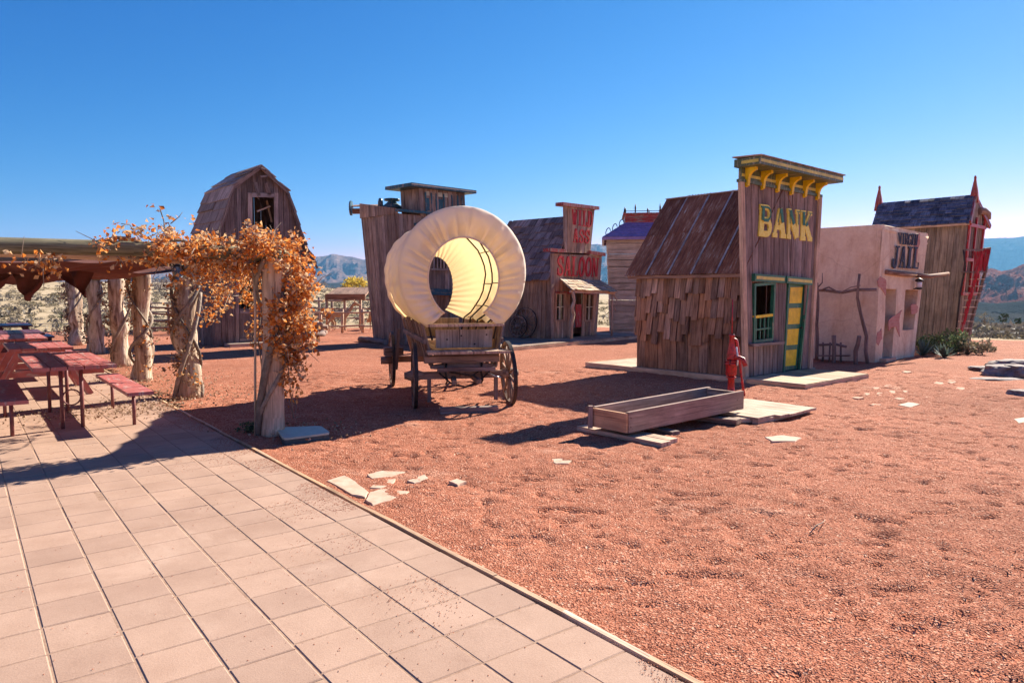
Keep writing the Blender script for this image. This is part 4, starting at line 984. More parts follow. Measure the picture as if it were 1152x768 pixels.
word('SALOON', [sf.at(625.5, 310.5), sf.at(671.5, 312), sf.at(673, 290), sf.at(626, 287)], SN, 'letter red', sal, .04, .06)
sdep = 3.0; sF = Fr((so.x, so.y), (SN.x, SN.y))
bl_ = s0+SV*(sdep+.25)-SU*.1; tlb = Vector((st0.x, st0.y, 0))+SV*(sdep-.1)+UP*2.0; tlf = Vector((s0.x, s0.y, 2.12))
sideS = [bl_, s0, tlf, tlb]
mb = MB(); planks(mb, sideS, 17, -SU, .03, jz=.012); mb.obj('side_wall', 'saloon wood', sal)
swid = (s1-s0).length
rgS = Vector((s0.x, s0.y, 0))+SU*swid/2; rS = P(634, 243, rgS.y).z
rgF = rgS+UP*rS; rgB = rgS+SV*(sdep-.35)+UP*rS
eF = Vector((s0.x, s0.y, 0))-SU*.16+UP*2.02; eB = Vector((s0.x, s0.y, 0))-SU*.22+SV*(sdep+.15)+UP*1.9
mb = MB(); shingles(mb, eB, eF, rgF, rgB, 9, 11, .035, .4, .04, .0); mb.slab(eB, eF, rgF, rgB, UP*-.02); mb.obj('roof', 'shingle grey', sal)
eF2 = eF+SU*(swid+.3); eB2 = eB+SU*(swid+.3); mb = MB(); mb.slab(eF2, eB2, rgB, rgF, UP*-.03); mb.obj('roof', 'shingle grey', sal)
mb = MB(); planks(mb, [s1, s1+SV*sdep, s1+SV*sdep+UP*1.9, s1+UP*1.9], 10, SU, .03); mb.obj('side_wall', 'saloon wood', sal)
bb = [s1+SV*sdep, bl_, bl_+UP*(rS-.1), s1+SV*sdep+UP*(rS-.1)]
mb = MB(); planks(mb, bb, 12, SV, .03, top=lambda s: .52+.48*(1-abs(2*s-1))); mb.obj('back_wall', 'saloon wood', sal)
mb = MB(); mb.beam(eB-UP*.0-SV*.1, rgB+SV*.12, .12, .06); mb.obj('bargeboard', 'barn wood', sal)
for q in ([(625, 331), (634, 331), (633, 359), (625, 360)], [(658.5, 331), (667, 331), (665.5, 359), (658, 360)]):
    q = [sf.at(*p) for p in q]; mb = MB(); rect_frame(mb, q, .05, SN, .02, .05); wi = mb.obj('window', 'saloon wood', sal)
    mb = MB(); mb.beam(lp(q[0], q[1], .5)-SN*.0, lp(q[3], q[2], .5), .03, .03, SN); mb.beam(lp(q[0], q[3], .5), lp(q[1], q[2], .5), .03, .03, SN); mb.obj('muntin', 'cream paint', wi)
    mb = MB(); 
    for k in range(2):
        a, b2 = (lp(q[0], q[1], .1+.5*k), lp(q[0], q[1], .4+.5*k)); c_, d_ = lp(q[3], q[2], .02+.75*k), lp(q[3], q[2], .2+.75*k); mb.slab(c_-SN*.06, d_-SN*.06, b2-SN*.06, a-SN*.06, -SN*.01)
    mb.obj('curtain', 'cream paint', wi)
for a, b2 in (((624, 328.5), (641, 329.5)), ((657, 330), (669, 330.5))):
    mb = MB(); mb.beam(sf.at(*a)+SN*.03, sf.at(*b2)+SN*.03, .07, .05, SN); mb.obj('lintel', 'faded red paint', sal)
dq = [sf.at(*p) for p in [(641, 330), (655, 330), (655, 378), (641, 380)]]
for k in range(2):
    s_ = (.02, .47) if k == 0 else (.53, .98)
    A = [lp(lp(dq[0], dq[3], t), lp(dq[1], dq[2], t), x) for t, x in ((.78, s_[0]), (.78, s_[1]), (.25, s_[1]), (.25, s_[0]))]
    mb = MB(); mb.slab(*[p-SN*.02 for p in A], -SN*.03); mb.obj('swing_door', 'red paint' if k else 'barn wood', sal)
# porch
pr = [sf.at(632, 318), sf.at(681, 321)]
pf0, pf1 = sf.at(643, 326, .9), sf.at(693, 328, .9)
pb0 = sf.at(630, 314, .04); pb1 = sf.at(676, 316, .04)
mb = MB(); shingles(mb, pf0, pf1, pb1, pb0, 4, 13, .02, .5, .02); mb.slab(pf0, pf1, pb1, pb0, UP*-.02); mb.obj('porch_roof', 'pale wood', sal)
mb = MB(); mb.beam(pf0-UP*.05-SN*.05, pf1-UP*.05-SN*.05, .07, .07); mb.obj('porch_beam', 'tan wood', sal)
def crookw(pts, r0, r1, bumpy=.3):
    out = []
    for i in range(len(pts)-1):
        for t in (0, .5): out.append(lp(pts[i], pts[i+1], t))
    out.append(pts[-1]); mb = MB(); mb.tube(out, [r0+(r1-r0)*i/(len(out)-1) for i in range(len(out))], 8, bumpy=bumpy); return mb
ppx = [sf.at(x, y, .85) for x, y in ((642.5, 381), (643, 362), (645, 354), (643.5, 346), (646, 338), (644, 327))]
crookw(ppx, .06, .05).obj('porch_post', 'pale wood', sal)
ppx = [sf.at(x, y, .85) for x, y in ((688, 378), (688.5, 355), (689, 328))]
crookw(ppx, .035, .03).obj('porch_post', 'saloon wood', sal)
crookw([sf.at(x, y, .87) for x, y in ((690, 330), (694, 338), (691, 346), (693, 350))], .02, .01).obj('porch_branch', 'saloon wood', sal)
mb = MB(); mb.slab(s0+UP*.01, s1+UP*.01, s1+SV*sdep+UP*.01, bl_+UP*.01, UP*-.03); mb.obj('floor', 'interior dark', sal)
swk = thing('boardwalk', 'long low boardwalk under the saloon', 'boardwalk', (so.x, so.y, 0))
mb = MB(); x = -3.6
q0 = Vector((s0.x, s0.y, 0))
uu = SU
while x < 4.4:
    w = random.uniform(.15, .2); mb.slab(q0+uu*x+SN*1.2+UP*.115, q0+uu*(x+w-.008)+SN*1.2+UP*.115, q0+uu*(x+w-.008)-SN*3.6+UP*.115, q0+uu*x-SN*3.6+UP*.115, UP*-.03); x += w
mb.obj('deck', 'grey wood', swk)
mb = MB(); mb.beam(q0-uu*3.6+SN*1.18+UP*.045, q0+uu*4.4+SN*1.18+UP*.045, .07, .085); mb.obj('joist', 'tan wood', swk)

# ---- building with purple roof
po = G(687, 377); pfm = Fr((po.x, po.y), (.66, .75)); PU, PN = pfm.u, pfm.n; PV = -PN
# seen is its broad near wall: treat that wall as plane with u to the right
pfm = Fr((po.x, po.y), (.95, -.12)); PU, PN = pfm.u, pfm.n; PV = -PN
pur = thing('purple_roof_building', 'plank building with purple hipped roof and iron scrolls behind the bank', 'building', (po.x, po.y, 0))
p0 = Vector((po.x, po.y, 0)); p1 = p0+PU*3.4; eh = pfm.at(683, 267).z
pt0 = pfm.at(683, 267); pt1 = p1+UP*eh+PU*.1; pdp = 3.2
def box_walls(parent, B, T, mat, n, vert=False, names=('front_wall', 'side_wall', 'back_wall', 'side_wall')):
    for k in range(4):
        a, b2 = B[k], B[(k+1) % 4]; c_, d_ = T[(k+1) % 4], T[k]; nr = (b2-a).cross(UP).normalized()
        mb = MB(); planks(mb, [a, b2, c_, d_], n, nr, .03, vert=vert); mb.obj(names[k], mat, parent)
B4 = [p0, p1, p1+PV*pdp, p0+PV*pdp]; T4 = [pt0, pt1, pt1+PV*pdp, pt0+PV*pdp]
box_walls(pur, B4, T4, 'purple house wood', 17)
ov = .15; E4 = [pt0-PU*ov+PN*ov, pt1+PU*ov+PN*ov, T4[2]+PU*ov-PN*ov, T4[3]-PU*ov-PN*ov]
cc = sum(T4, Vector())/4; R4 = [lp(e, cc, .42)+UP*.58 for e in E4]
for k in range(4):
    a, b2, c_, d_ = E4[k], E4[(k+1) % 4], R4[(k+1) % 4], R4[k]
    mb = MB(); shingles(mb, a, b2, c_, d_, 6, 16, .012, .05, .006); mb.slab(a, b2, c_, d_, UP*-.03); mb.obj('roof', 'purple paint', pur)
mb = MB()
for k in range(4): mb.beam(E4[k]-UP*.05, E4[(k+1) % 4]-UP*.05, .08, .1)
mb.obj('fascia', 'purple paint', pur)
R5 = [p+UP*.32 for p in R4]; box_walls(pur, R4, R5, 'faded red paint', 3, names=('cupola_wall',)*4)
mb = MB(); rc = sum(R5, Vector())/4; mb.slab(*[p+(p-rc).normalized()*.12 for p in R5], UP*.05); mb.obj('cupola_cap', 'faded red paint', pur)
mb = MB()
for k in range(4):
    for t in (.0, .16, .36, .56, .8):
        p = lp(R5[k], R5[(k+1) % 4], t)+UP*.04; h = .35 if t in (.16, .56) else .2
        mb.tube([p, p+UP*h*.6, p+UP*h], [.02, .035, .008], 5)
    mb.beam(R5[k]+UP*.12, R5[(k+1) % 4]+UP*.12, .02, .02)
mb.obj('iron_cresting', 'iron', pur)
mb = MB(); rng2 = random.Random(3)
for k in (0, 3, 1):
    for t in (.12, .42, .72):
        p = lp(E4[k], R4[k], t)+UP*.03; d = (R4[k]-E4[k]).normalized()
        pts = [p+d*(.16*math.cos(R(a))*(1-a/500)+.1)+UP*(.20*math.sin(R(a))*(1-a/500)+.02) for a in range(0, 271, 30)]; mb.tube(pts, .017, 5)
mb.obj('iron_scroll', 'iron', pur)
mb = MB(); q = P(747, 238, 29.5); q = Vector((q.x, q.y, eh+.3)); mb.beam(q, q+UP*1.05, .35, .35, (1, 0, 0)); mb.obj('chimney', 'wagon grey', pur)
# hanging lamp on its wall omitted: hidden by the bank

# ---- hotel behind the wagon
ho = G(455, 388); hf = Fr((ho.x, ho.y), (.68, .73)); HU, HN = hf.u, hf.n; HV = -HN
hot = thing('hotel_building', 'tall dark plank building with blue and cream trimmed tower behind the wagon', 'building', (ho.x, ho.y, 0))
h0 = Vector((ho.x, ho.y, 0)); h1 = hf.at(537, 380); h1.z = 0
ht0, ht1 = hf.at(448, 240), hf.at(548, 250)
HC = [h0, h1, ht1, ht0]
hdoor = [(487, 330), (507, 330), (506, 379), (488, 380)]; hwin = [(467, 262), (478, 263), (478, 283), (467, 283)]
hdh = hole(HC, [hf.at(*p) for p in hdoor]); hdh = (hdh[0], hdh[1], -.01, hdh[3]); hwh = hole(HC, [hf.at(*p) for p in [(468, 256), (479, 257), (479, 282), (468, 282)]])
hw2 = hole(HC, [hf.at(*p) for p in [(488, 280), (506, 281), (506, 303), (488, 303)]])
mb = MB(); planks(mb, HC, 20, HN, .03, [hdh, hwh, hw2]); mb.obj('front_wall', 'hotel wood', hot)
hdp = 1.7
hbL = h0+HV*1.55; htL = hf.pt(0, 0)+HV*2.05; zt = P(412, 246, htL.y).z; htL = Vector((htL.x, htL.y, zt))+Vector((-.05, 0, 0))
HS = [hbL, h0, ht0, htL]
mb = MB(); planks(mb, HS, 11, -HU, .03, jz=.015); mb.obj('side_wall', 'hotel wood', hot)
bt0 = ht0-HU*.03+UP*.0; bt1 = ht0+UP*.14-HU*.03; bl0 = htL-HU*.06; bl1 = htL+UP*.48-HU*.06
mb = MB(); planks(mb, [bl0, bt0, bt1, bl1], 16, -HU, .03); mb.obj('upper_siding', 'grey wood', hot)
h2, ht2 = h1+HV*1.55, ht1+HV*2.0
mb = MB(); planks(mb, [h1, h2, ht2, ht1], 9, HU, .03); mb.obj('side_wall', 'hotel wood', hot)
mb = MB(); planks(mb, [h2, hbL, bl1, ht2], 14, HV, .03); mb.obj('back_wall', 'hotel wood', hot)
mb = MB(); mb.slab(bt1, ht1+UP*.14, ht2+UP*.4, bl1, UP*-.03); mb.obj('roof', 'grey wood', hot)
mb = MB(); mb.beam(hf.at(447, 236.5, .06), hf.at(483, 240, .06), .07, .2, HN); mb.obj('cap_board', 'blue paint', hot)
mb = MB(); mb.beam(hf.at(512, 242, .06), hf.at(550, 246, .06), .07, .2, HN); mb.obj('cap_board', 'blue paint', hot)
TWc = [hf.at(473, 243, .05), hf.at(524, 246, .05), hf.at(522.5, 214, .05), hf.at(471, 208, .05)]
mb = MB(); planks(mb, TWc, 10, HN, .06); mb.obj('tower_wall', 'hotel wood', hot)
tb = [p-HN*.9 for p in TWc]
mb = MB(); planks(mb, [tb[0], TWc[0], TWc[3], tb[3]], 5, -HU, .03); planks(mb, [TWc[1], tb[1], tb[2], TWc[2]], 5, HU, .03); planks(mb, [tb[1], tb[0], tb[3], tb[2]], 8, HV, .03); mb.obj('tower_wall', 'hotel wood', hot)
a, b2 = hf.at(463, 206, .3), hf.at(536, 215, .3)
mb = MB(); mb.slab(a-UP*.08, b2-UP*.08, b2+UP*.02, a+UP*.02, -HN*1.3); mb.obj('tower_cap', 'blue paint', hot)
mb = MB(); mb.slab(a-UP*.04+HN*.004, b2-UP*.04+HN*.004, b2-UP*.005+HN*.004, a-UP*.005+HN*.004, -HN*.003); mb.obj('cap_stripe', 'cream paint', hot)
mb = MB()
for s_ in (.12, .24, .34, .51, .69, .82, .92): mb.beam(bil(TWc, s_, .0)+HN*.02, bil(TWc, s_, .78)+HN*.02, .05, .035, HN)
for s_, e in ((.12, .25), (.34, .5), (.69, .82)): 
    mb.slab(bil(TWc, s_, .2)+HN*.012, bil(TWc, e, .2)+HN*.012, bil(TWc, e, .6)+HN*.012, bil(TWc, s_, .6)+HN*.012, -HN*.008)
mb.obj('batten', 'blue paint', hot)
mb = MB()
for s0_, s1_ in ((.14, .21), (.25, .32), (.36, .49), (.53, .67), (.71, .81), (.86, .9)):
    for t0, t1 in ((.68, .82), (.04, .16)):
        mb.slab(*[bil(TWc, s_, t)+HN*.014 for s_, t in ((s0_, t0), (s1_, t0), (s1_, t1), (s0_, t1))], -HN*.006)
mb.obj('cream_panel', 'cream paint', hot)
q = [hf.at(*p) for p in hdoor]
mb = MB(); planks(mb, [p-HN*.05 for p in (q[3], q[2], q[1], q[0])], 4, HN, .03); dr = mb.obj('door', 'brown wood', hot)
mb = MB(); mb.beam(hf.at(485, 328, .04), hf.at(509, 329, .04), .2, .06, HN); mb.obj('lintel', 'blue paint', hot)
mb = MB(); mb.beam(hf.at(487, 370, .03), hf.at(508, 370, .03), .18, .05, HN); mb.obj('kick_board', 'blue paint', hot)
q = [hf.at(*p) for p in [(468, 256), (479, 257), (479, 282), (468, 282)]]
mb = MB(); rect_frame(mb, q, .06, HN, .02, .05); wi = mb.obj('window', 'wagon grey', hot)
mb = MB(); mb.beam(q[0]+HN*.05+UP*.08-HU*.1, q[1]+HN*.05+UP*.08+HU*.1, .1, .08, HN); mb.obj('window_cap', 'blue paint', hot)
mb = MB()
for k in range(7): p = lp(hf.at(486, 303), hf.at(508, 303), k/6); mb.beam(p+HN*.1, p+HN*.1+UP*.55, .05, .03, HN)
mb.beam(hf.at(485, 303, .1), hf.at(509, 303, .1), .07, .06); mb.beam(hf.at(485, 284, .1), hf.at(509, 284, .1), .05, .05); mb.obj('balcony_railing', 'wagon grey', hot)
for x, y0, h in ((428, 231, .22), (456, 234, .22)):
    p = P(x, y0, 22.8); mb = MB(); mb.tube([p-UP*.1, p+UP*h*.5, p+UP*h], [.09, .08, .05], 6); mb.obj('roof_vent', 'blue paint', hot)
p = P(441, 231, 22.9); mb = MB(); mb.tube([p-UP*.1, p+UP*.05, p+UP*.12, p+UP*.14, p+UP*.2, p+UP*.22], [.42, .2, .12, .25, .25, .1], 10); mb.obj('roof_vent', 'blue paint', hot)
pb = P(412, 232, htL.y); pe = P(395, 232.5, htL.y)
mb = MB(); mb.slab(pe+Vector((0, 0, .02)), pb+Vector((.3, 0, .02)), pb+Vector((.3, .5, .12)), pe+Vector((0, .5, .12)), UP*-.03); mb.beam(pe-UP*.12+Vector((0, .25, 0)), pb-UP*.12+Vector((.3, .25, 0)), .18, .16); mb.obj('hoist_beam', 'brown wood', hot)
mb = MB(); mb.tube([pe+Vector((-.08, .25, -.02)), pe+Vector((-.03, .25, -.02))], [.24, .24], 14); mb.obj('hoist_wheel', 'blue paint', hot)
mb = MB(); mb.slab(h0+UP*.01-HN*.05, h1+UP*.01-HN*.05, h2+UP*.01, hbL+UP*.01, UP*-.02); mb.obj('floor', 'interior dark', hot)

# ---- barn
ao = G(243, 390); af = Fr((ao.x, ao.y), (.745, .667)); AU, AN = af.u, af.n; AV = -AN
barn = thing('barn', 'old dark wooden barn with curved gambrel roof and open loft', 'barn', (ao.x, ao.y, 0))
aw = 2.88
ez_ = af.px(353, 292)[1]
def AP(u, z, v=0): return Vector((ao.x, ao.y, 0))+AU*u+AV*v+UP*z
apz = af.px(297, 187)[1]; kz = af.px(322, 215)[1]; ku = af.px(322, 215)[0]-aw/2
prof = [(-.28, ez_-.12), (.05, ez_+.45), (aw/2-ku-.0, kz), (aw/2, apz), (aw/2+ku, kz), (aw-.05, ez_+.45), (aw+.28, ez_-.12)]
def roof_z(u):
    for (u0, z0), (u1, z1) in zip(prof[:-1], prof[1:]):
        if u0 <= u <= u1: return z0+(z1-z0)*(u-u0)/(u1-u0)
    return prof[0][1]
ztop = apz
AC = [AP(0, 0), AP(aw, 0), AP(aw, ztop), AP(0, ztop)]
loft = hole(AC, [af.at(*p) for p in [(283, 222), (308, 222), (308, 259), (283, 259)]]); ddr = hole(AC, [af.at(*p) for p in [(269, 313), (287, 313), (287, 347), (269, 347)]]); ddr = (ddr[0], ddr[1], ddr[2], ddr[3])
hol2 = hole(AC, [af.at(*p) for p in [(292, 203), (298, 203), (298, 222), (293, 222)]]); hol2 = (hol2[0], hol2[1], loft[3], hol2[3])
mb = MB(); planks(mb, AC, 17, AN, .03, [loft, ddr], top=lambda s: (roof_z(s*aw)-.03)/ztop, jz=.015); mb.obj('front_wall', 'barn wood', barn)
ad = 2.1
mb = MB(); planks(mb, [AP(0, 0, ad), AP(0, 0), AP(0, ez_+.2), AP(0, ez_+.2, ad)], 13, -AU, .03); mb.obj('side_wall', 'barn wood', barn)
mb = MB(); planks(mb, [AP(aw, 0), AP(aw, 0, ad), AP(aw, ez_+.2, ad), AP(aw, ez_+.2)], 13, AU, .03); mb.obj('side_wall', 'barn wood', barn)
mb = MB(); planks(mb, [AP(aw, 0, ad), AP(0, 0, ad), AP(0, ztop, ad), AP(aw, ztop, ad)], 15, AV, .03, top=lambda s: (roof_z(s*aw)-.03)/ztop); mb.obj('back_wall', 'barn wood', barn)
for side in (0, 1):
    mb = MB(); pr_ = prof[:4] if side == 0 else prof[:2:-1]
    nr_rows = (4, 5, 4)
    for (u0, z0), (u1, z1), rws in zip(pr_[:-1], pr_[1:], nr_rows):
        A, B = AP(u0, z0, ad+.15), AP(u0, z0, -.16); Cc, D = AP(u1, z1, -.16), AP(u1, z1, ad+.15)
        shingles(mb, A, B, Cc, D, rws, 1.3, .03, .3, .045, .0); 
        nn = (B-A).cross(D-A).normalized(); nn = nn if nn.z > 0 else -nn
        mb.slab(A, B, Cc, D, -nn*.02)
    mb.obj('roof', 'barn roof', barn)
mb = MB()
for (u0, z0), (u1, z1) in zip(prof[:-1], prof[1:]): mb.beam(AP(u0, z0-.06, -.12), AP(u1, z1-.06, -.12), .05, .09, UP)
mb.obj('bargeboard', 'barn wood', barn)
q = [af.at(*p) for p in [(283, 222), (308, 222), (308, 259), (283, 259)]]
mb = MB(); rect_frame(mb, q, .13, AN, .03, .03); mb.obj('loft_frame', 'barn roof', barn)
mb = MB(); mb.beam(af.at(289, 238, -.3), af.at(304, 232, -.3), .04, .05); mb.beam(af.at(300, 226, -.4), af.at(306, 250, -.4), .05, .05); mb.obj('loft_brace', 'tan wood', barn)
mb = MB(); mb.beam(af.at(293, 199, .2), af.at(301, 198, .2), .06, .05, AN); mb.tube([AP(aw/2, apz-.1, -.1), AP(aw/2, apz-.2, -.45)], .04, 6); mb.beam(af.at(287, 205, .03), af.at(291, 221, .03), .12, .03, AN); mb.beam(af.at(299, 206, .03), af.at(303, 220, .03), .13, .03, AN); mb.obj('gable_board', 'barn wood', barn)
q = [af.at(*p) for p in [(269, 347), (287, 347), (287, 387), (269, 388)]]
mb = MB(); mb.slab(q[3]+AN*.05, q[2]+AN*.05, q[1]+AN*.05, q[0]+AN*.05, -AN*.03); dr = mb.obj('door', 'barn wood', barn)
mb = MB(); mb.beam(lp(q[0], q[1], .0)+AN*.07-UP*.1, q[1]+AN*.07-UP*.1, .1, .02, AN); mb.beam(q[3]+AN*.07+UP*.15, q[2]+AN*.07+UP*.15, .1, .02, AN); mb.obj('door_batten', 'barn roof', dr)
mb = MB(); mb.beam(af.at(268, 312, .04), af.at(288, 312, .04), .1, .04, AN); mb.beam(af.at(267, 312, .04), af.at(267, 388, .04), .1, .04, AN); mb.beam(af.at(288.5, 312, .04), af.at(288.5, 387, .04), .1, .04, AN); mb.obj('door_frame', 'barn roof', barn)
mb = MB(); mb.beam(AP(.2, .05, -.35), AP(aw-.4, .05, -.35), .5, .1); mb.obj('threshold', 'grey wood', barn)
for v in (.02, .3, .6, .9, 1.3, 1.7):
    mb = MB(); mb.beam(AP(aw+.02, ez_+.3, v), AP(aw+.42, ez_-.28, v), .05, .05); mb.obj('rafter_tail', 'brown wood', barn)
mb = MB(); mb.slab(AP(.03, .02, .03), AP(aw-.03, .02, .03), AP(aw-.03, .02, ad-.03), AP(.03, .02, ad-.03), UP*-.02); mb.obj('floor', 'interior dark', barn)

# ------------------------------------------------------------------ covered wagon (local frame: x right, y away, z up)
WO = Vector((-.70, 9.95, 0)); WRZ = math.atan2(.245, .97)
wag = thing('covered_wagon', 'covered wagon with cream canvas bonnet and weathered timber box in the middle of the yard', 'wagon', tuple(WO), WRZ)
def L(mb, name, mat, parent=wag, label=None): return mb.obj(name, mat, parent, label, local=True)
def ring(mb, r0, r1, w, n=40, x=0.0, jit=0):
    for i in range(n):
        a, b2 = 2*math.pi*i/n, 2*math.pi*(i+1)/n
        def q(r, t, xx): return Vector((x+xx, r*math.sin(t), r*math.cos(t)))
        k = len(mb.v)
        for t in (a, b2):
            for r, xx in ((r0, -w/2), (r1, -w/2), (r1, w/2), (r0, w/2)): mb.v.append(tuple(q(r, t, xx)))
        for j in range(4):
            jj = (j+1) % 4; mb.f.append((k+j, k+jj, k+4+jj, k+4+j)); mb.sm.append(False)
            u0, u1 = (0, w) if j % 2 else (0, r1-r0); mb.uv += [(u0+j, a*r1), (u1+j, a*r1), (u1+j, b2*r1), (u0+j, b2*r1)]
def wheel_parts(parent, r, loc, rz=0, nsp=12, tilt=0):
    mb = MB(); ring(mb, r-.06, r-.009, .045); rim = mb.obj('wheel', 'wagon wood', parent, local=True)
    rim.location = loc; rim.rotation_euler = (random.random()*3, tilt, rz)
    mb = MB(); ring(mb, r-.009, r, .05); mb.obj('tyre', 'iron', rim, local=True)
    mb = MB(); mb.tube([(-.14, 0, 0), (-.1, 0, 0), (-.05, 0, 0), (.05, 0, 0), (.1, 0, 0), (.14, 0, 0)], [.045, .055, .075, .075, .055, .045], 14); mb.obj('hub', 'wagon wood', rim, local=True)
    mb = MB(); mb.tube([(0, 0, .05), (0, 0, .2), (0, 0, r-.05)], [.02, .017, .014], 7); sp = mb.obj('spoke', 'wagon wood', rim, local=True)
    for k in range(1, nsp): c = sp.copy(); C.objects.link(c); c.parent = rim; c.rotation_euler = (2*math.pi*k/nsp, 0, 0)
    return rim
nz = -WRZ+R(3)
wheel_parts(wag, .46, (-.67, .0, .455), R(-3)); wheel_parts(wag, .46, (.665, -.02, .455), R(-1), tilt=R(-3))
wheel_parts(wag, .47, (-.78, 2.45, .465), 0, 14); wheel_parts(wag, .47, (.70, 2.45, .465), 0, 14)
mb = MB(); mb.beam((-.6, .0, .45), (.6, -.02, .45), .09, .10); L(mb, 'front_axle', 'wagon wood')
mb = MB(); mb.beam((-.7, 2.45, .46), (.64, 2.45, .46), .09, .10); L(mb, 'rear_axle', 'wagon wood')
mb = MB(); mb.beam((0, -.1, .47), (0, 2.6, .5), .08, .08); L(mb, 'reach_pole', 'wagon wood')
mb = MB(); mb.extr([Vector((x, -.09, z)) for x, z in ((-.45, .55), (-.2, .52), (.2, .52), (.48, .55), (.48, .59), (.2, .625), (-.2, .625), (-.45, .59))], None, (0, .12, 0)); L(mb, 'bolster', 'barn wood')
mb = MB()
for x in (-.24, .26): mb.tube([(x, -.1, .62), (x-.02, -.14, .5), (x+.01, -.12, .38), (x, -.05, .33)], .014, 6)
mb.tube([(-.2, -.1, .5), (.1, -.18, .45), (.25, -.1, .52)], .012, 6); L(mb, 'ironwork', 'iron')
mb = MB(); mb.tube([(-.35, -.14, .50), (-.2, -.2, .36), (0, -.22, .30), (.2, -.2, .37), (.36, -.14, .5)], .013, 6); L(mb, 'chain', 'iron')
mb = MB(); mb.beam((-.16, -.3, .38), (-.1, .4, .46), .06, .06); L(mb, 'hound', 'wagon wood')
mb = MB(); mb.beam((.18, -.3, .38), (.12, .4, .46), .06, .06); L(mb, 'hound', 'wagon wood')
mb = MB(); mb.beam((-.38, -.2, .545), (.42, -.24, .55), .07, .05); L(mb, 'whiffletree', 'barn wood')
mb = MB(); mb.tube([(.3, -.13, .5), (.42, -.2, .44), (.5, -.24, .42)], .011, 6); L(mb, 'brace_rod', 'tin')
mb = MB(); mb.beam((-.55, -.12, .68), (.50, -.12, .68), .10, .09); L(mb, 'sill', 'wagon wood')
mb = MB(); mb.beam((-.40, -.09, .755), (.49, -.09, .755), .06, .055); L(mb, 'sill', 'brown wood')
# bed
BL, BR_, BY = -.40, .46, 2.75
mb = MB()
for k in range(5): x = BL+(BR_-BL)*k/5; mb.slab((x+.004, -.02, .80), (x+.168, -.02, .80), (x+.168, BY, .80), (x+.004, BY, .80), (0, 0, -.03))
L(mb, 'floor', 'wagon wood')
mb = MB(); mb.slab((BL+.03, -.03, .83), (BR_-.04, -.03, .83), (BR_-.03, -.05, 1.085), (BL+.02, -.05, 1.085), (0, .035, 0)); e = L(mb, 'end_board', 'wagon grey')
mb = MB()
for x, z in ((-.22, .95), (-.02, 1.0), (.17, .88), (.34, 1.01)): mb.tube([(x, -.055, z), (x, -.028, z)], .012, 7)
L(mb, 'bolt_head', 'iron', e)
mb = MB(); mb.slab((BL+.02, BY, .83), (BR_-.02, BY, .83), (BR_-.02, BY, 1.15), (BL+.02, BY, 1.15), (0, .035, 0)); L(mb, 'end_board', 'wagon wood')
for sx, xb, xt in ((-1, BL-.02, BL-.17), (1, BR_+.01, BR_+.10)):
    y = -.12; mb = MB()
    while y < BY+.1:
        w = random.uniform(.10, .16); zb, zt = .60+random.uniform(-.05, .05), 1.19+random.uniform(-.04, .02); o = random.uniform(-.015, .015)
        if sx < 0: mb.slab((xb+o, y+w-.006, zb), (xb+o, y+.004, zb), (xt+o, y+.004, zt), (xt+o, y+w-.006, zt), (.025, 0, 0))
        else: mb.slab((xb+o, y+.004, zb), (xb+o, y+w-.006, zb), (xt+o, y+w-.006, zt), (xt+o, y+.004, zt), (-.025, 0, 0))
        y += w
    L(mb, 'side_boards', 'wagon wood')
    mb = MB(); mb.beam(((xb+xt)/2-.04*(-sx), -.1, .93), ((xb+xt)/2-.04*(-sx), BY, .93), .04, .07); L(mb, 'side_rail', 'barn wood')
mb = MB(); mb.slab((-.52, -.33, .80), (.64, -.33, .80), (.64, -.08, .81), (-.52, -.08, .81), (0, 0, -.035)); L(mb, 'footboard', 'tan wood')
mb = MB(); mb.slab((-.50, -.22, 1.165), (.56, -.22, 1.165), (.56, -.04, 1.175), (-.50, -.04, 1.175), (0, 0, -.03)); L(mb, 'seat_board', 'tan wood')
mb = MB(); mb.beam((-.93, 2.2, .62), (-.62, 2.2, .62), .3, .13); mb.tube([(-.8, 2.25, .46), (-.98, 2.25, .46)], .06, 8); L(mb, 'brake_block', 'barn wood')
mb = MB(); mb.beam((-.75, 2.0, .33), (-.7, 2.0, 1.0), .05, .05); L(mb, 'brake_lever', 'barn wood')
for x in (-.47, .48): mb = MB(); mb.beam((x, -.02, .08), (x, -.02, .5), .05, .05); L(mb, 'prop_post', 'barn wood')
